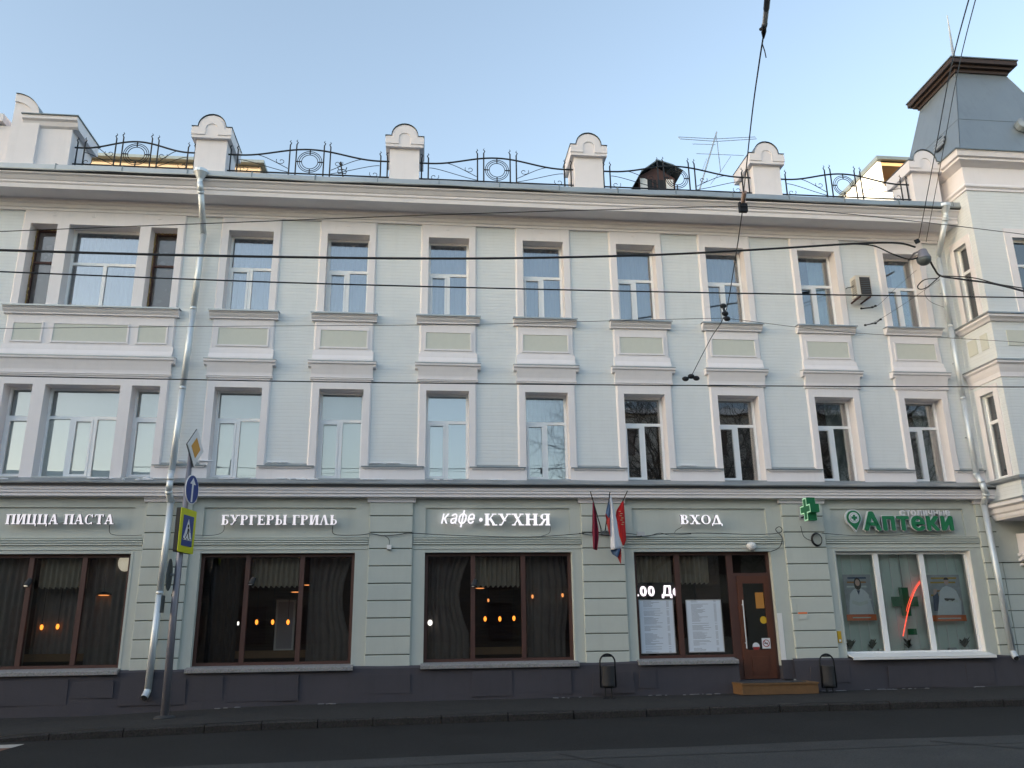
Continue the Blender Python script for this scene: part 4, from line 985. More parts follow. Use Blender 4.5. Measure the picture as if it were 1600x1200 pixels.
def cross_pts(cx, cz, r, a): return [(cx-a, cz-r), (cx+a, cz-r), (cx+a, cz-a), (cx+r, cz-a), (cx+r, cz+a), (cx+a, cz+a), (cx+a, cz+r), (cx-a, cz+r), (cx-a, cz+a), (cx-r, cz+a), (cx-r, cz-a), (cx-a, cz-a)]
c = P(1414, 940, .30)
t = thing('window_cross', 'flat green pharmacy cross hanging inside the shop window', 'cross', c); MB().py(cross_pts(c.x, c.z, .33, .115), .29, .31).build('panel', 'pharm_green', t); MB().tube([c+Vector((0, 0, .33)), (c.x, c.y, 3.4)], .004, 4).build('string', 'black', t)
c = P(1421, 988, .5); t = thing('leaflet_stand', 'small white and green leaflet stand on the pharmacy shelf', 'stand', c); MB().box(c.x-.14, c.x+.12, .36, .39, .80, 1.22).build('card', 'ph_white', t); MB().box(c.x-.12, c.x+.10, .35, .359, 1.22, 1.36).build('header', 'cross_green', t)
nz_ = [P(1441, 906, .24), P(1431, 920, .24), P(1422, 943, .24), P(1416, 968, .24), P(1411, 994, .24)]
def spline(pts, n=6):
    pts = [Vector(p) for p in pts]; out = []
    for i in range(len(pts)-1):
        p0, p1, p2, p3 = pts[max(0, i-1)], pts[i], pts[i+1], pts[min(len(pts)-1, i+2)]
        for k in range(n):
            t_ = k/n; out.append(.5*((2*p1)+(-p0+p2)*t_+(2*p0-5*p1+4*p2-p3)*t_*t_+(-p0+3*p1-3*p2+p3)*t_**3))
    return out+[pts[-1]]
t = thing('neon_arc', 'glowing red neon arc in the pharmacy window', 'neon light', nz_[-1]); MB().tube(spline(nz_), .012, 6).build('tube', 'neon_red', t)
MB().tube([p+Vector((-.035, .02, 0)) for p in spline(nz_)[:16]], .005, 5).build('tube', 'neon_red', t)
random.seed(21)
items = [('pharmacy_box', 'ph_white', .12), ('potted_plant', 'plant', .14)]
for k, (u, lb) in enumerate(((1328, 'dark potted plant in the pharmacy window below the long-haired poster'), (1362, 'second dark potted plant below the long-haired poster'), (1419, 'dark potted plant in the pharmacy window below the cross'), (1507, 'dark potted plant in the pharmacy window below the short-haired poster'))):
    c = P(u, 1008, .31); t = thing('potted_plant', lb, 'plant', (c.x, c.y, .8))
    MB().lathe((c.x, c.y, .80), [(.06, 0), (.085, .11), (.09, .12)], 10).build('pot', 'ph_white', t); f = MB()
    for q in range(22):
        a = random.uniform(0, 6.28); r = random.uniform(.04, .17); h_ = random.uniform(.06, .26); b0_ = Vector((c.x, c.y, .91)); tip = b0_+Vector((r*math.cos(a), r*math.sin(a), h_)); sd = Vector((-math.sin(a), math.cos(a), 0))*.03; mdl = b0_.lerp(tip, .6)+Vector((0, 0, .04)); f.poly([b0_, mdl+sd, tip, mdl-sd], [(0, 1, 2, 3)])
    f.build('leaves', 'plant', t)
for k, (u, lb, m) in enumerate(((1345, 'white medicine carton beside the first potted plant', 'ph_white'), (1378, 'white medicine carton by the window bar', 'ph_white'), (1470, 'low pinkish carton on the pharmacy shelf', 'skin'), (1488, 'grey carton on the pharmacy shelf', 'grey_box'), (1440, 'flat white carton on the pharmacy shelf', 'ph_white'))):
    c = P(u, 1012, .30); t = thing('medicine_carton', lb, 'carton', (c.x, .30, .8)); h_ = random.uniform(.06, .14)
    MB().box(c.x-.09, c.x+.09, .27, .35, .801, .801+h_).build('box', m, t); MB().box(c.x-.07, c.x+.07, .268, .2695, .801+h_*.3, .801+h_*.6).build('print', 'pharm_green', t)

# ================================================================== shop signs
def stroke(mb, x0, y0, x1, y1, w_, o): mb.append(('q', [(x0, y0), (x0+w_, y0), (x1+w_, y1), (x1, y1)], o))
def glyph(ch):
    """slab-serif capital in a box of height 1: list of polygons (x,z); returns polys, width"""
    S, T, H = .235, .11, .095; g = []
    def q(*p): g.append(list(p))
    def bar(x0, x1, z0, z1): q((x0, z0), (x1, z0), (x1, z1), (x0, z1))
    def stem(x, w_=S, top=True, bot=True, z0=0, z1=1):
        bar(x, x+w_, z0, z1)
        if bot: bar(x-.07, x+w_+.07, z0, z0+H)
        if top: bar(x-.07, x+w_+.07, z1-H, z1)
    def dg(x0, z0, x1, z1, w_): q((x0, z0), (x0+w_, z0), (x1+w_, z1), (x1, z1))
    def bowl(cx, cz, rx, rz, a0, a1, tk, tn, n=12):
        po, pi_ = [], []
        for i in range(n+1):
            a = math.radians(a0+(a1-a0)*i/n); k = abs(math.cos(a)); w_ = tn+(tk-tn)*k
            po.append((cx+rx*math.cos(a), cz+rz*math.sin(a))); pi_.append((cx+(rx-w_)*math.cos(a), cz+(rz-tn)*math.sin(a)))
        for i in range(n): q(po[i], po[i+1], pi_[i+1], pi_[i])
    W_ = .85
    if ch in 'ПИЦН':
        stem(.07); stem(.61)
        if ch == 'П': bar(.0, .87, 1-H, 1)
        if ch == 'И': dg(.24, .06, .53, .94, .12)
        if ch == 'Н': bar(.2, .65, .46, .46+T)
        if ch == 'Ц': bar(.0, .90, 0, H); bar(.83, .93, -.2, .05)
        W_ = .94 if ch == 'Ц' else .88
    elif ch in 'АЛД':
        dg(.06, .0, .36, 1, .10); dg(.60, 0, .34, 1, .22)
        if ch == 'А': bar(.16, .68, .30, .30+T)
        if ch in 'АЛ': bar(-.02, .27, 0, H); bar(.52, .92, 0, H)
        else: bar(-.02, .90, 0, H); bar(-.02, .08, -.2, .04); bar(.82, .92, -.2, .04)
        W_ = .90
    elif ch in 'СО':
        bowl(.42, .5, .42, .51, *((45, 315) if ch == 'С' else (0, 360)), .20, .08, 22)
        if ch == 'С': bar(.66, .74, .66, 1); bar(.66, .74, 0, .22)
        W_ = .84
    elif ch == 'Т': stem(.32, top=False); bar(0, .83, 1-H, 1); bar(0, .075, .76, 1); bar(.755, .83, .76, 1); W_ = .83
    elif ch in 'БЬЫРВ':
        stem(.07, top=True)
        if ch in 'БЬЫ': bowl(.34, .29, .33, .29, -90, 90, .18, .075); bar(.2, .35, .58-T, .58); bar(.2, .35, 0, T)
        if ch == 'Б': bar(.1, .66, 1-H, 1); bar(.59, .66, .78, 1)
        if ch == 'Ы': stem(.80)
        if ch == 'Р': bowl(.36, .73, .33, .27, -90, 90, .19, .075); bar(.2, .37, .46, .46+T); bar(.2, .37, 1-T, 1)
        if ch == 'В': bowl(.34, .76, .29, .24, -90, 90, .18, .07); bowl(.36, .27, .34, .27, -90, 90, .19, .07); bar(.2, .37, 1-T, 1); bar(.2, .37, .48, .48+T); bar(.2, .38, 0, T)
        W_ = {'Ы': 1.08, 'Ь': .70, 'Б': .72}.get(ch, .74)
    elif ch == 'Г': stem(.07, top=False); bar(0, .66, 1-H, 1); bar(.59, .66, .72, 1); W_ = .68
    elif ch == 'Е': stem(.07); bar(.1, .68, 1-H, 1); bar(.1, .70, 0, H); bar(.2, .52, .47, .47+T); bar(.61, .68, .78, 1); bar(.63, .70, 0, .24); bar(.46, .52, .38, .64); W_ = .74
    elif ch == 'У': dg(.36, .36, .05, 1, .21); dg(.16, .03, .66, 1, .10); bar(-.03, .34, 1-H, 1); bar(.55, .90, 1-H, 1); bar(.05, .26, 0, .13); W_ = .86
    elif ch == 'К': stem(.07); dg(.24, .45, .62, 1, .11); dg(.62, 0, .30, .60, .20); bar(.52, .85, 1-H, 1); bar(.55, .92, 0, H); W_ = .90
    elif ch == 'Х': dg(.58, 0, .08, 1, .22); dg(.10, 0, .64, 1, .10); bar(-.02, .38, 1-H, 1); bar(.55, .86, 1-H, 1); bar(0, .30, 0, H); bar(.50, .90, 0, H); W_ = .88
    elif ch == 'Я': stem(.53); bowl(.44, .73, .33, .27, 90, 270, .19, .075); bar(.42, .6, .46, .46+T); bar(.42, .6, 1-T, 1); dg(.04, 0, .34, .50, .18); bar(-.02, .28, 0, H); W_ = .80
    return g, W_
def serif_sign(text, u0, u1, v_top, v_bot, m, root, depth=.055, y0=-.11, gap=.10, side='letter_side', keep=1.):
    a, b = P(u0, (v_top+v_bot)/2, y0), P(u1, (v_top+v_bot)/2, y0); h_ = P((u0+u1)/2, v_top, y0).z-P((u0+u1)/2, v_bot, y0).z
    tot = sum((.45 if c_ == ' ' else glyph(c_)[1]+gap) for c_ in text)-gap; sx = (b.x-a.x)/tot; x = a.x; zb_ = a.z-h_/2
    for c_ in text:
        if c_ == ' ': x += .45*sx; continue
        g, w_ = glyph(c_); mb = MB()
        for i, pl_ in enumerate(g): mb.ext([(x+px_*sx, y0-.0006*i, zb_+pz_*h_) for px_, pz_ in pl_], (0, depth, 0))
        mb.build('letter', m, root, mats=[side], fm=lambda p: 0 if abs(p.normal.y) > .9 else 1)
        x += (w_+gap)*sx
    return a, b, zb_, h_
def rails(root, x0, x1, zs_, y=-.055):
    for z in zs_: MB().box(x0, x1, y-.012, y+.012, z-.012, z+.012).build('mounting_rail', 'sage', root)
    for x in (x0+.1, (x0+x1)/2, x1-.1): MB().box(x-.012, x+.012, y+.0125, .05, zs_[0]-.01, zs_[0]+.01).build('bracket', 'sage', root)
def sign_root(label, u0, u1, v): a = P((u0+u1)/2, v, -.05); return thing('letter_sign', label, 'sign', a)
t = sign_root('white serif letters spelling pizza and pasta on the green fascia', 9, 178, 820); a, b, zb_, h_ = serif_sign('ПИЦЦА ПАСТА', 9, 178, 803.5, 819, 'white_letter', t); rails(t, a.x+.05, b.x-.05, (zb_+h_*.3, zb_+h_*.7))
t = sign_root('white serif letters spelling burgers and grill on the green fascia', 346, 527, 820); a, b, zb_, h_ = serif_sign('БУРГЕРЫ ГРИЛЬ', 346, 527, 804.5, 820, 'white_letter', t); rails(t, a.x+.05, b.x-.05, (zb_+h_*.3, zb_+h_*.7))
t = sign_root('lit white two-part sign, italic word then capitals, on the middle fascia', 688, 860, 822); a, b, zb_, h_ = serif_sign('КУХНЯ', 757, 859, 802.5, 821, 'lit_letter', t); rails(t, P(690, 815, -.05).x, b.x-.05, (zb_+h_*.3, zb_+h_*.7))
x = P(689, 815, -.11).x; xe = P(742, 815, -.11).x; zb_ = P(715, 818, -.11).z
ws = [text_letter(c_, 0, 0, .30, 0, .05, .022, .28)[1] for c_ in 'кафе']; k_ = (xe-x)/(sum(ws)+.02*3)
for c_, w_ in zip('кафе', ws):
    m_, _ = text_letter(c_, x, zb_, .30, -.11, .055, .022, .28); m_.v = [(x+(p_[0]-x)*k_, p_[1], p_[2]) for p_ in m_.v]
    m_.build('letter', 'lit_letter', t, mats=['letter_side'], fm=lambda p: 0 if abs(p.normal.y) > .9 else 1); x += (w_+.02)*k_
c = P(751.5, 812, -.11); disc(MB(), c.x, c.z, .042, -.11, d=.055).build('dot', 'lit_letter', t)
t = sign_root('brightly lit white serif letters reading entrance above the door bay', 1063, 1128, 822); a, b, zb_, h_ = serif_sign('ВХОД', 1063, 1128, 804.5, 819, 'lit_letter', t); rails(t, a.x+.05, b.x-.05, (zb_+h_*.5,))
# pharmacy sign
t = sign_root('green letters with a map pin logo on the pharmacy fascia', 1322, 1490, 829)
x = P(1349, 815, -.12).x; xe = P(1489, 815, -.12).x; zb_ = P(1420, 828, -.12).z; hc = P(1420, 800, -.12).z-zb_
ws = [text_letter(c_, 0, 0, hc, 0, .05, .055)[1] for c_ in 'Аптеки']; k_ = (xe-x)/(sum(ws)+.045*5)
for c_, w_ in zip('Аптеки', ws):
    for off, y_, d_, m in ((.055, -.128, .02, 'pharm_green'), (.10, -.1075, .04, 'sign_white')):
        m_, w2 = text_letter(c_, x, zb_, hc, y_, d_, off); m_.v = [(x+(p_[0]-x)*k_-(w2-w_)*k_/2, p_[1], p_[2]) for p_ in m_.v]; m_.build('letter' if m == 'pharm_green' else 'letter_edge', m, t)
    x += (w_+.045)*k_
x = P(1406, 801, -.125).x; xe = P(1484, 801, -.125).x; zb_ = P(1440, 805.5, -.125).z
ws = [text_letter(c_, 0, 0, .165, 0, .03, .055)[1] for c_ in 'столичные']; k_ = (xe-x)/(sum(ws)+.02*8)
for c_, w_ in zip('столичные', ws):
    m_, _ = text_letter(c_, x, zb_, .165, -.135, .03, .055); m_.v = [(x+(p_[0]-x)*k_, p_[1], p_[2]) for p_ in m_.v]; m_.build('small_letter', 'sign_white', t); x += (w_+.02)*k_
rails(t, P(1352, 815, -.05).x, P(1488, 815, -.05).x, (P(1420, 812, -.05).z, P(1420, 822, -.05).z))
c = P(1334, 809, -.12)
def pin(r, zt): return [(c.x+r*math.cos(a), c.z+r*math.sin(a)) for a in [math.radians(-35+250*i/20) for i in range(21)]]+[(c.x+.03, c.z-zt)]
MB().py(pin(.205, .34), -.10, -.05).build('pin', 'sign_white', t); MB().py(pin(.175, .29), -.125, -.1005).build('pin_face', 'pharm_green', t)
disc(MB(), c.x, c.z, .13, -.132, d=.006).build('pin_disc', 'sign_white', t); disc(MB(), c.x, c.z, .105, -.137, d=.0045).build('pin_ring', 'pharm_green', t); disc(MB(), c.x, c.z, .098, -.141, d=.0035).build('pin_disc', 'sign_white', t)
MB().py(cross_pts(c.x, c.z, .07, .028), -.146, -.1415).build('pin_cross', 'pharm_green', t)
# projecting cross
xc = P(1250, 796, -.30).x; zc = P(1262, 796, -.55).z
t = thing('pharmacy_cross', 'green projecting pharmacy cross with pale outline on a wall bracket', 'cross', (xc+.12, -.05, zc-.3))
cp = cross_pts(-.56, zc, .265, .095)
body = MB().ext([(xc+.01, a, b) for a, b in cp], (.21, 0, 0)).build('cross_body', 'cross_green', t)
ob, ib = cross_pts(-.56, zc, .265, .095), cross_pts(-.56, zc, .235, .067)
for xx in (xc+.004, xc+.226):
    rows = [[(xx, a, b) for a, b in q_+q_[:1]] for q_ in (ob, ib)]; MB().sheet(rows).build('outline', 'neon_edge', body)
for dz in (.13, -.13): MB().tube([(xc+.12, -.40, zc+dz), (xc+.12, .0, zc+dz)], .018, 6).build('bracket', 'iron', t)
MB().box(xc+.07, xc+.17, -.075, -.045, zc-.18, zc+.18).build('wall_plate', 'grey_box', t)

# ================================================================== wall fittings
t = thing('air_conditioner', 'white air conditioner box between the last two top-floor windows', 'air conditioner', P(1350, 462, -.25))
a, b = P(1336, 430, -.42), P(1364, 463, -.42)
MB().box(a.x, b.x, -.42, -.14, b.z, a.z).build('case', 'ac_white', t)
MB().box(a.x+.10, b.x-.03, -.432, -.419, b.z+.05, a.z-.05).build('grille', 'brown_trim', t)
for k in range(9):
    z = b.z+.08+k*(a.z-b.z-.16)/8; MB().box(a.x+.11, b.x-.04, -.442, -.433, z-.010, z+.010).build('slat', 'sign_back', t)
for k in range(8): z = b.z+.08+k*.055; MB().box(a.x-.006, a.x+.002, -.40, -.2, z-.01, z+.01).build('side_slot', 'iron', t)
for xx in (a.x+.06, b.x-.08): MB().box(xx-.015, xx+.015, -.44, .06, b.z-.035, b.z-.003).build('bracket', 'old_wood', t)
MB().tube(spline([(a.x+.02, -.3, b.z+.35), (a.x-.07, -.25, b.z+.30), (a.x-.06, -.1, b.z+.36), (a.x-.03, .06, b.z+.4)]), .012, 5).build('pipe', 'iron', t)
def drainpipe(path, label, r=.072):
    path = [Vector(p) for p in path]; top = path[0]
    t = thing('drainpipe', label, 'drainpipe', (path[-1].x, path[-1].y, path[-1].z))
    MB().lathe(top, [(.06, -.30), (.065, -.22), (.15, -.05), (.165, -.045), (.165, .03), (.15, .03)], 14).build('hopper', 'zinc', t, smooth=False)
    MB().tube([top+Vector((0, 0, -.28)), path[1]], r, 12).build('neck', 'zinc', t, smooth=True)
    for i in range(1, len(path)-1):
        a, b = path[i], path[i+1]; L_ = (b-a).length; n = max(1, int(L_/1.9))
        for k in range(n):
            p, q_ = a.lerp(b, k/n), a.lerp(b, (k+1)/n); MB().tube([p, q_], r*(1 if L_ > 1 else .98), 12).build('pipe', 'zinc', t, smooth=True)
            MB().tube([p+(q_-p).normalized()*-.03, p+(q_-p).normalized()*.03], r*1.10, 12).build('collar', 'zinc', t, smooth=True)
            if L_ > 1: m_ = p.lerp(q_, .5); MB().tube([m_, m_+Vector((0, .2, 0))], .010, 5).build('bracket', 'zinc_dull', t)
    e = path[-1]; MB().tube([e, e+Vector((-.01, -.05, -.08)), e+Vector((-.02, -.13, -.15))], [r, r, r*1.02], 12, caps=False).build('outlet', 'zinc', t, smooth=True)
    disc_ = MB().ell(e+Vector((-.018, -.115, -.14)), (r*.9, .012, r*.9), 10, 4); disc_.build('outlet_mouth', 'black', t)
    return t
X1_ = lambda u, v, Y: (P(u, v, Y).x, Y, P(u, v, Y).z)
drainpipe([X1_(314, 268, -.93), X1_(314, 300, -.85), X1_(318, 365, -.14), X1_(268, 738, -.14), X1_(266, 748, -.42), X1_(264, 768, -.42), X1_(267, 784, -.17), X1_(231, 1078, -.19)], 'long zinc drainpipe between the triple windows and the next column')
drainpipe([X1_(1475, 322, -.80), X1_(1477, 343, -.75), X1_(1466, 402, -.14), X1_(1526, 742, -.14), X1_(1533, 752, -.40), X1_(1541, 772, -.40), X1_(1537, 787, -.17), X1_(1582, 1018, -.19)], 'long zinc drainpipe in the corner beside the projecting bay')
# facade cables
def cable(name, pts, r, label, m='iron', par=None, n=6, grp=None):
    o_ = MB().tube(spline(pts, n), r, 5).build(name, m, par)
    if not par: tag(o_, label, 'cable', grp); origin(o_)
    return o_
def pc(lst, Y): return [P(u, v, Y) for u, v in lst]
cable('facade_cable', pc([(520, 822), (523, 835), (560, 836), (580, 834), (600, 837), (625, 835), (642, 833), (700, 836), (800, 839), (850, 838), (905, 834), (920, 832), (945, 836), (1000, 838), (1040, 834), (1100, 833), (1180, 835), (1215, 833), (1222, 828), (1218, 823), (1212, 828), (1222, 840), (1218, 855), (1204, 862)], -.10), .009, 'dark cable sagging along the fascia from the burger sign to the door corner')
cable('facade_cable', pc([(905, 833), (925, 836), (945, 831), (985, 834), (1010, 838), (1030, 833), (1048, 836), (1080, 834)], -.115), .008, 'tangled second cable bundle behind the flags')
cable('facade_cable', pc([(845, 838), (858, 833), (860, 823)], -.10), .006, 'short cable rising to the capitals of the middle sign')
cable('facade_cable', pc([(172, 818), (173, 834), (200, 837), (222, 836)], -.06), .006, 'thin cable dropping from the pizza sign')
cable('facade_cable', pc([(305, 836), (335, 836), (349, 830), (350, 818)], -.06), .006, 'thin cable dropping from the start of the burger sign')
cable('facade_cable', pc([(600, 836), (608, 843), (608, 852)], -.10), .006, 'short cable down to the white junction box')
cable('facade_cable', pc([(1054, 834), (1056, 829), (1066, 823)], -.10), .006, 'short cable up to the entrance letters')
cable('facade_cable', pc([(1251, 822), (1256, 838), (1268, 845)], -.09), .006, 'thin cable from the projecting cross to the coil')
cable('facade_cable', pc([(1284, 833), (1340, 837), (1400, 836), (1420, 834), (1470, 836)], -.07), .007, 'thin cable under the pharmacy letters')
c = P(1276, 843, -.10)
mb = MB()
for k in range(4): mb.tube([c+Vector(((.135-.008*k)*math.cos(2*math.pi*i/24), -.012*k, (.155-.009*k)*math.sin(2*math.pi*i/24))) for i in range(25)], .008, 5, caps=False)
tag(mb.build('cable_coil', 'iron'), 'coil of spare cable hanging on the pilaster under the projecting cross', 'cable')
c = P(608, 855, -.11); t = thing('junction_box', 'small white junction box on the pilaster beside the middle window', 'junction box', c); MB().box(c.x-.05, c.x+.05, -.13, -.06, c.z-.05, c.z+.05).build('box', 'white_paint', t); MB().box(c.x-.04, c.x+.04, -.136, -.1305, c.z-.04, c.z+.04).build('lid', 'white_paint', t)
c = P(1001, 835, -.11); t = thing('cable_splice', 'grey cable splice box beside the red flag', 'junction box', c); MB().box(c.x-.09, c.x+.09, -.14, -.09, c.z-.035, c.z+.06).build('box', 'grey_box', t); MB().box(c.x-.02, c.x+.02, -.145, -.139, c.z-.06, c.z-.03).build('clip', 'iron', t)
c = P(1174, 853, -.10); t = thing('wall_lamp', 'round white bulkhead lamp over the entrance', 'lamp', c); MB().ell(c, (.115, .10, .095), 14, 8).build('dome', 'white_paint', t); MB().ell(c+Vector((0, -.01, -.05)), (.095, .09, .07), 14, 8).build('lens', 'grey_box', t); MB().box(c.x-.08, c.x+.08, -.03, .0, c.z-.05, c.z+.06).build('mount', 'grey_box', t)
for u, v, lb in ((44, 910, 'small dark spotlight on the frame of the sheer curtain window'), (394, 908, 'small dark spotlight on the frame of the window by the drainpipe'), (741, 911, 'small dark spotlight on the frame of the middle cafe window')):
    c = P(u, v, .02); t = thing('spotlight', lb, 'lamp', c)
    MB().tube([c+Vector((.03, .03, .07)), c+Vector((-.02, -.03, -.07))], [.05, .065], 12).build('head', 'rubber', t); MB().tube([c+Vector((.02, .0, .05)), c+Vector((.02, .12, .05))], .015, 6).build('arm', 'rubber', t); MB().ell(c+Vector((-.022, -.032, -.075)), (.05, .04, .015), 10, 4).build('lens', 'lamp_glass' if u == 44 else 'grey_box', t)
a, b = P(1245, 944, -.075), P(1263, 968, -.075); t = thing('notice', 'pale paper notice with an orange bar on the pilaster by the pharmacy', 'notice', b)
MB().box(a.x, b.x, -.074, -.068, b.z, a.z).build('paper', 'flag_white' if False else 'sage', t); MB().box(a.x+.01, b.x-.01, -.0765, -.0745, a.z-.22, a.z-.18).build('bar', 'orange', t); MB().box(a.x+.03, b.x-.03, -.0765, -.0745, b.z+.02, b.z+.10).build('text_block', 'sticker_yellow' if False else 'panel_green', t)
a, b = P(1308, 986, -.02), P(1316, 1004, -.02); t = thing('gas_tag', 'small yellow tag on the pharmacy window jamb', 'tag', b); MB().box(a.x, b.x, -.022, .0, b.z, a.z).build('plate', 'sticker_yellow', t); MB().box(a.x+.02, b.x-.02, -.025, -.0225, b.z+.02, b.z+.07).build('print', 'sign_white', t)

# flags on the pilaster
H = P(945, 833, -.10)
t = thing('flag_holder', 'metal holder with three sockets on the pilaster', 'bracket', H); MB().box(H.x-.10, H.x+.12, -.10, -.055, H.z-.04, H.z+.06).build('plate', 'zinc_dull', t)
for k in (-.07, .0, .07): MB().tube([H+Vector((k, .02, -.02)), H+Vector((k*1.5, -.08, .09))], .020, 8).build('socket', 'zinc_dull', t)
def flag(label, tip, tipY, root, pieces):
    T_ = P(*tip, tipY); t = thing('flag', label, 'flag', root); MB().tube([root, T_], .012, 6).build('pole', 'black', t)
    for name, m, Lp, Rp, Y, nf in pieces:
        def ed(pl_, k):
            k = k*(len(pl_)-1); i = min(int(k), len(pl_)-2); f_ = k-i; return (pl_[i][0]+(pl_[i+1][0]-pl_[i][0])*f_, pl_[i][1]+(pl_[i+1][1]-pl_[i][1])*f_)
        rows = []
        for r_ in range(15):
            l_, rr_ = ed(Lp, r_/14), ed(Rp, r_/14); row = []
            for j in range(11):
                u = l_[0]+(rr_[0]-l_[0])*j/10; v = l_[1]+(rr_[1]-l_[1])*j/10; row.append(P(u, v, Y+.035*math.sin(j/10*math.pi*2*nf+r_*.12)*min(1, r_/4+.2)))
            rows.append(row)
        o_ = MB().sheet(rows).build(name, m, t, smooth=True)
        sd = o_.modifiers.new('s', 'SOLIDIFY'); sd.thickness = .004
    return t
flag('dark maroon flag hanging folded from the pilaster', (922.5, 768), -.62, H+Vector((-.09, -.06, .06)), [('cloth', 'maroon_flag', [(926, 784), (925.5, 805), (925, 832), (926, 842), (927, 858)], [(927.5, 786), (932, 805), (935, 826), (935.5, 842), (933, 860)], -.50, 1.5)])
t = flag('white blue and red flag hanging between two red flags', (953, 769), -.75, H+Vector((.0, -.07, .06)), [('white_stripe', 'flag_white', [(952.5, 774), (952, 790), (953, 820), (954, 845), (954, 859)], [(955, 774), (959, 792), (964, 815), (968, 842), (972, 857)], -.66, 1.2), ('blue_stripe', 'flag_blue', [(951.5, 780), (948, 794), (946, 803)], [(953, 780), (953.5, 797), (953, 812)], -.63, .8), ('red_stripe', 'flag_red', [(946, 803), (948, 818), (952, 834)], [(953, 803), (953.5, 820), (953.5, 838)], -.625, .8), ('blue_tail', 'flag_blue', [(954, 857), (955, 862), (957, 866), (963, 870)], [(969, 857), (968.5, 861), (967, 867), (965, 871)], -.63, .8), ('red_tail', 'flag_red', [(966, 858), (964, 868), (969, 880)], [(970, 856), (971, 868), (970, 881)], -.62, .5)])
t = flag('bright red flag with a faint gold print hanging beside the entrance bay', (980.5, 767), -.62, H+Vector((.09, -.06, .06)), [('cloth', 'red_flag', [(972, 784), (963, 798), (962, 812), (966, 832), (973, 853)], [(974.5, 783), (976, 800), (977, 820), (978.5, 843), (975, 852)], -.52, 1.1)])
rp = MB()
for k in range(7):
    c = P(968+k*.7+(k % 2)*2, 799+k*3.4, -.585); rp.box(c.x-.02, c.x+.03, c.y, c.y+.002, c.z-.008, c.z+.008)
rp.build('print', 'gold', t)

# ================================================================== street furniture
def bin_(u, label):
    c = P(u, 1080, -.55); z0 = zw(c.x)-.01; t = thing('litter_bin', label, 'litter bin', (c.x, -.55, z0), 'litter bins by the entrance')
    w_ = .165; zt = P(u, 1022, -.55).z; zb_ = P(u, 1074, -.55).z; x, y = c.x, -.55
    hoop = [(x-w_, y, zb_)]+[(x+w_*math.cos(a), y, zt-w_+w_*math.sin(a)) for a in [math.pi-math.pi*i/14 for i in range(15)]]+[(x+w_, y, zb_)]
    MB().tube(hoop, .018, 8).build('hoop', 'iron', t, smooth=True); MB().tube([(x-w_, y, zb_), (x+w_, y, zb_)], .016, 8).build('crossbar', 'iron', t)
    for k in (-.07, .07): MB().tube([(x+k, y, zb_), (x+k, y, z0)], .016, 8).build('leg', 'iron', t); MB().box(x+k-.05, x+k+.05, y-.05, y+.05, z0, z0+.012).build('foot', 'iron', t)
    n = 18; hb = zb_+.02; ht = zt-w_-.10
    ring = lambda s_, z: [(x+(w_-.03)*s_*math.cos(2*math.pi*i/n), y-.0+(.13)*s_*math.sin(2*math.pi*i/n), z) for i in range(n+1)]
    MB().sheet([ring(.05, hb), ring(.92, hb), ring(1, hb+.04), ring(1.02, ht), ring(1.06, ht+.01), ring(1.06, ht+.025), ring(.98, ht+.025), ring(.95, hb+.1), ring(.05, hb+.09)]).build('bucket', 'rubber', t, smooth=True)
    MB().py([(x+(w_-.02)*math.cos(a), zt-w_+.04+(w_-.06)*math.sin(a)) for a in [math.pi*(.22+.56*i/12) for i in range(13)]], y-.008, y+.008).build('lid_plate', 'iron', t)
    return t
bin_(951, 'black litter bin with arched hoop beside the pilaster with flags'); bin_(1297, 'black litter bin with arched hoop between the doorstep and pharmacy window')
a = P(1160, 1075, -.75); b = P(1278, 1067, -.75)
x0, x1 = a.x, b.x; zs_ = zw(7.6)
t = thing('door_step', 'wooden doorstep platform in front of the cafe door', 'step', ((x0+x1)/2, -.45, zs_))
MB().box(x0, x1, -.75, -.71, zs_, zs_+.20).build('front_board', 'step_wood', t); MB().box(x0, x0+.04, -.71, -.17, zs_, zs_+.20).build('side_board', 'step_wood', t); MB().box(x1-.04, x1, -.71, -.17, zs_, zs_+.20).build('side_board', 'step_wood', t)
for k in range(4): MB().box(x0-.02, x1+.02, -.77+k*.15, -.63+k*.15, zs_+.201, zs_+.235).build('tread_board', 'step_wood', t)
MB().box(x0+.06, x1-.25, -.72, -.24, zs_+.236, zs_+.248).build('mat', 'rubber', t)

# traffic sign post
PY = -1.3
pb = P(257, 1120, PY); pt = P(299, 700, PY)
pz0 = kt(pb.x)+(zw(pb.x)-kt(pb.x))*.5
t = thing('sign_post', 'grey metal post on the pavement carrying four traffic signs', 'post', (pb.x, PY, pz0))
MB().tube([(pb.x, PY, pz0), (P(271, 960, PY).x, PY, P(271, 960, PY).z), (pt.x, PY, pt.z)], [.078, .070, .050], 12).build('pole', 'pole_grey', t, smooth=True)
MB().lathe((pb.x, PY, pz0-.005), [(.20, 0), (.20, .02), (.17, .045), (.06, .06), (.055, .12)], 16).build('base_plate', 'rubber', t)
nrm = Vector((.985, -.17, 0)); tan_ = Vector((.17, .985, 0)); upv = Vector((0, 0, 1))
def plate(root, name, m, c, pts, th, off=0.):
    o = [Vector(c)+tan_*a+upv*b+nrm*off for a, b in pts]; return MB().ext(o, -nrm*th).build(name, m, root)
circ = lambda r, n=28: [(r*math.cos(2*math.pi*i/n), r*math.sin(2*math.pi*i/n)) for i in range(n)]
def rrect(a, b, r=.03): return [(sx*(a-r)+r*math.cos(t_), sz*(b-r)+r*math.sin(t_)) for sx, sz, k in ((1, 1, 0), (-1, 1, 1), (-1, -1, 2), (1, -1, 3)) for t_ in [math.pi/2*(k+i/4) for i in range(5)]]
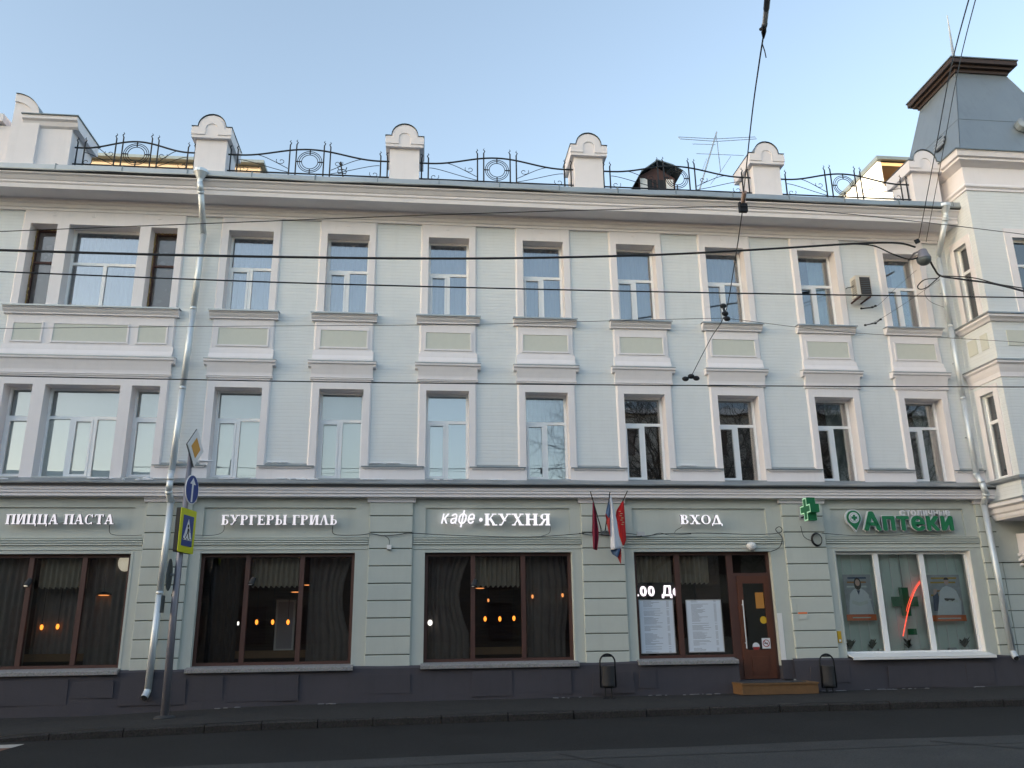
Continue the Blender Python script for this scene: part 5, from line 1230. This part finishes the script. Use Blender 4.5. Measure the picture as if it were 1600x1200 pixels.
c = P(301, 700, PY)+nrm*.07; h_ = (P(301, 672, PY).z-P(301, 730, PY).z)/2
d_ = thing('priority_sign', 'white diamond sign with amber centre on top of the post', 'traffic sign', c)
plate(d_, 'panel', 'sign_white', c, [(h_*.96, 0), (0, h_), (-h_*.96, 0), (0, -h_)], .012); plate(d_, 'edge', 'sign_back', c, [(h_*.99, 0), (0, h_*1.03), (-h_*.99, 0), (0, -h_*1.03)], .02, -.013)
plate(d_, 'centre', 'sign_amber', c, [(h_*.54, 0), (0, h_*.56), (-h_*.54, 0), (0, -h_*.56)], .004, .005); MB().tube([c-nrm*.03, c-nrm*.09], .03, 6).build('clamp', 'zinc_dull', d_)
c = P(294.5, 765, PY)+nrm*.08; r = (P(294, 742, PY).z-P(294, 788, PY).z)/2
d_ = thing('direction_sign', 'round blue sign with a white arrow pointing up', 'traffic sign', c)
plate(d_, 'panel', 'sign_white', c, circ(r), .012); plate(d_, 'face', 'sign_blue', c, circ(r*.93), .004, .005)
plate(d_, 'arrow', 'sign_white', c, [(-.035, -r*.85), (.035, -r*.85), (.035, r*.35), (.13, r*.35), (0, r*.78), (-.13, r*.35), (-.035, r*.35)], .003, .009); MB().tube([c-nrm*.02, c-nrm*.09], .03, 6).build('clamp', 'zinc_dull', d_)
c = P(286, 830, PY)+nrm*.10+Vector((0, -.02, 0)); hz = (P(286, 795, PY).z-P(286, 865, PY).z)/2*.97; hw = hz*.80
d_ = thing('crossing_sign', 'yellow bordered pedestrian crossing sign box on the post', 'traffic sign', c)
plate(d_, 'case', 'black', c, rrect(hw, hz), .09, -.016); plate(d_, 'border', 'sign_yellow', c, rrect(hw, hz), .015); plate(d_, 'face', 'sign_blue', c, rrect(hw*.68, hz*.70, .02), .004, .005)
plate(d_, 'triangle', 'sign_white', c, [(-hw*.58, -hz*.42), (hw*.58, -hz*.42), (0, hz*.55)], .003, .009)
for q_ in ([(-.02, hz*.12), (.05, hz*.12), (.04, -hz*.10), (-.03, -hz*.10)], [(-.03, -hz*.10), (.0, -hz*.10), (-.08, -hz*.34), (-.11, -hz*.34)], [(.0, -hz*.10), (.04, -hz*.10), (.10, -hz*.34), (.06, -hz*.34)], [(.03, hz*.10), (.05, hz*.08), (.11, -hz*.05), (.09, -hz*.06)]): plate(d_, 'figure', 'black', c, q_, .002, .0115)
plate(d_, 'figure_head', 'black', c+upv*hz*.22, circ(.035, 12), .002, .0115)
for k in range(3): plate(d_, 'crossing_bar', 'black', c, [(-.20+k*.15, -hz*.40), (-.13+k*.15, -hz*.40), (-.15+k*.15, -hz*.35), (-.20+k*.15, -hz*.35)], .002, .0115)
MB().tube([c-nrm*.09, c-nrm*.16], .035, 6).build('clamp', 'zinc_dull', d_)
nrm2, tan2 = nrm, tan_
nrm = Vector((-.99, -.10, 0)); tan_ = Vector((.10, -.99, 0))
c = P(272, 898, PY)+nrm*.10; r = (P(272, 872, PY).z-P(272, 922, PY).z)/2
d_ = thing('round_sign', 'round grey sign facing away, low on the post', 'traffic sign', c); plate(d_, 'panel', 'sign_back', c, circ(r), .014); plate(d_, 'face', 'sign_white', c, circ(r*.95), .003, .004); MB().tube([c-nrm*.02, c-nrm*.10], .025, 6).build('clamp', 'zinc_dull', d_)
c = P(266, 944, PY)+nrm*.12+Vector((-.02, -.05, 0)); hz = (P(266, 930, PY).z-P(266, 957, PY).z)/2
d_ = thing('supplementary_plate', 'small rectangular plate under the round grey sign', 'traffic sign', c); plate(d_, 'panel', 'sign_back', c, rrect(hz*1.1, hz), .012)
for k in (-.45, .1): plate(d_, 'rib', 'zinc_dull', c, [(-hz*1.05, hz*k), (hz*1.05, hz*k), (hz*1.05, hz*(k+.12)), (-hz*1.05, hz*(k+.12))], .002, .003)
MB().tube([(P(272, 930, PY).x, PY, P(272, 930, PY).z+dz_) for dz_ in (-.025, .025)], .052, 12).build('clamp', 'rubber', d_)
nrm, tan_ = nrm2, tan2

# ================================================================== overhead wires
def wire(label, pts, r, n=8):
    o_ = MB().tube(spline([P(u, v, Y) for u, v, Y in pts], n), r, 6).build('overhead_wire', 'iron'); tag(o_, label, 'wire'); origin(o_); return o_
wire('thin upper wire running from the triple window to the hanging insulator', [(-60, 364, -8.6), (300, 350, -8.8), (700, 335, -9.1), (1000, 326, -9.35), (1162, 322, -9.5)], .006)
wire('thin wire from the hanging insulator towards the projecting bay', [(1162, 322, -9.5), (1280, 330, -9.0), (1450, 348, -8.2), (1680, 376, -7.4)], .006)
wire('thick black cable sagging across the top-floor windows', [(-60, 389, -3.2), (300, 399, -2.9), (700, 404, -2.4), (1000, 399, -1.9), (1200, 389, -1.5), (1330, 381, -1.25), (1400, 379.5, -1.1), (1430, 386, -1.0)], .026)
wire('branch of the thick cable dipping to the street lamp', [(1330, 381, -1.25), (1365, 384, -1.2), (1395, 397, -1.1), (1420, 405, -1.05), (1436, 402, -1.0)], .018)
wire('contact wire crossing below the thick cable at top-floor height', [(-60, 422, -8.5), (400, 440, -8.5), (800, 451, -8.5), (1200, 459, -8.5), (1680, 466, -8.5)], .010)
wire('thin wire over the top-floor sills from the old brown windows', [(-60, 514, -6.2), (330, 510, -6.2), (720, 507, -6.2), (1000, 500, -6.2), (1133, 497, -6.2)], .0045)
wire('thin wire over the last sills towards the projecting bay', [(1133, 497, -6.2), (1320, 519, -5.6), (1500, 529, -5.2), (1680, 540, -5)], .0045)
wire('contact wire crossing above the middle-floor windows', [(-60, 586, -4), (400, 595, -4), (800, 600, -4), (1200, 603, -4), (1680, 605, -4)], .011)
wire('span wire rising from the contact wire past both clamps', [(1080, 588, -4.05), (1110, 530, -5.2), (1133, 490, -6.2), (1148, 410, -7.8), (1160, 330, -9.4)], .007)
wire('span wire from the insulator on the span up over the street', [(1162, 300, -9.6), (1175, 180, -11.7), (1186, 100, -13), (1193, 55, -13.6)], .007)
wire('guy wire from the street lamp up over the tower', [(1436, 372, -1.0), (1458, 255, -4.5), (1485, 110, -8.5), (1522, -30, -12)], .009)
wire('second guy wire beside it ending at the street lamp', [(1447, 378, -1.0), (1470, 255, -4.5), (1497, 110, -8.5), (1532, -30, -12)], .007)
wire('cable bundle strapped to the corner drainpipe running past the bay', [(1452, 405, -1.0), (1460, 420, -1.0), (1470, 431, -1.0), (1500, 436, -1.4), (1550, 443, -1.9), (1600, 455, -2.4), (1670, 474, -3)], .026)
wire('thinner cable beside the bundle past the bay', [(1470, 431, -1.0), (1520, 434, -1.5), (1560, 444, -1.9), (1610, 452, -2.5), (1670, 462, -3)], .014)
wire('loose cable loop beside the corner drainpipe', [(1470, 430, -.9), (1450, 448, -.8), (1438, 452, -.75), (1434, 447, -.7), (1445, 437, -.7), (1465, 435, -.75)], .014)
wire('thin guy line from the drainpipe to the upper clamp pair', [(1432, 422, -.9), (1400, 450, -1.1), (1370, 478, -1.3), (1345, 483, -1.3)], .0045)
wire('thin guy line from the drainpipe to the lower clamp pair', [(1468, 437, -.9), (1420, 470, -1.1), (1376, 498, -1.3), (1352, 509, -1.3)], .0045)
wire('slack thin loop hanging from the drainpipe', [(1447, 445, -.6), (1445, 460, -.6), (1455, 472, -.55), (1475, 480, -.4)], .005)
def clampset(label, pts, r, name='wire_clamp', m='iron'):
    c = P(*pts[0]); t = thing(name, label, 'clamp', c)
    for u, v, Y, k in [(*p, 1) if len(p) == 3 else p for p in pts]: MB().ell(P(u, v, Y), (r*1.4*k, r*k, r*k), 8, 6).build('jaw', m, t)
    if len(pts) > 1: MB().tube([P(*p[:3]) for p in pts], r*.5, 5).build('yoke', m, t)
clampset('double clamp on the contact wire between two middle-floor ledges', [(1071, 592, -4.0), (1080, 588, -4.0), (1088, 591, -4.0)], .05)
clampset('black clamp in front of the top-floor window pane', [(1130, 478, -6.1), (1133, 490, -6.2), (1136, 498, -6.2)], .045)
clampset('upper clamp pair by the air conditioner', [(1346, 482, -1.3), (1363, 480, -1.3), (1368, 478, -1.3)], .026); clampset('lower clamp pair by the air conditioner', [(1352, 508, -1.3), (1368, 505, -1.3), (1376, 499, -1.3)], .026)
t = thing('strain_insulator', 'ribbed brown insulator hanging where the thin wires meet the span', 'insulator', P(1161, 332, -9.45))
pa, pb_ = P(1163, 300, -9.6), P(1161, 316, -9.45)
MB().tube([pa.lerp(pb_, k/12) for k in range(13)], [.022 if k % 2 else .036 for k in range(13)], 8).build('body', 'porcelain', t); c = P(1161, 325, -9.45); MB().obox(c, (.055, 0, .0), (0, .03, 0), (.0, 0, .06)).build('fitting', 'iron', t); MB().ell(P(1156, 320, -9.45), (.03, .02, .05), 6, 5).build('hook', 'iron', t)
t = thing('strain_insulator', 'grey insulator on the span wire high above the roof', 'insulator', P(1193, 58, -13.6))
pa, pb_ = P(1194, 42, -13.7), P(1199, -8, -14.2); 
MB().tube([P(1193, 60, -13.6), P(1193.5, 50, -13.65), pa], [.008, .022, .018], 8).build('socket', 'iron', t); MB().tube([P(1195, 37, -13.75), P(1197.5, 14, -14)], .021, 8).build('body', 'grey_box', t); MB().tube([P(1197.5, 14, -14), P(1201, -25, -14.4)], .024, 8).build('rod', 'iron', t); MB().tube([pa, P(1195, 37, -13.75)], .024, 8).build('ring', 'iron', t)
MB().tube([P(1188, 46, -13.65), P(1194, 42, -13.7)], .014, 6).build('bolt', 'iron', t); MB().tube([P(1191, 68, -13.5), P(1195, 80, -13.4), P(1197, 90, -13.4)], .005, 5).build('loose_end', 'iron', t)
# street lamp in the corner
c = P(1443, 402, -1.0); t = thing('street_lamp', 'grey street lamp with frosted bowl at the corner under the cables', 'street lamp', c)
MB().lathe(c+Vector((0, 0, -.02)), [(.05, .24), (.10, .22), (.13, .10), (.175, .0), (.18, -.02)], 16).build('housing', 'pole_grey', t, smooth=True)
MB().lathe(c+Vector((0, 0, -.04)), [(.178, .0), (.165, -.08), (.11, -.15), (.03, -.18)], 16).build('bowl', 'sign_back', t, smooth=True)
MB().tube([c+Vector((0, 0, .2)), c+Vector((.1, .5, .35)), c+Vector((.25, 1.0, .38))], .025, 8).build('arm', 'pole_grey', t)
MB().obox(P(1433, 377, -.95), (.05, 0, .02), (0, .03, 0), (-.02, 0, .05)).build('clamp', 'iron', t)
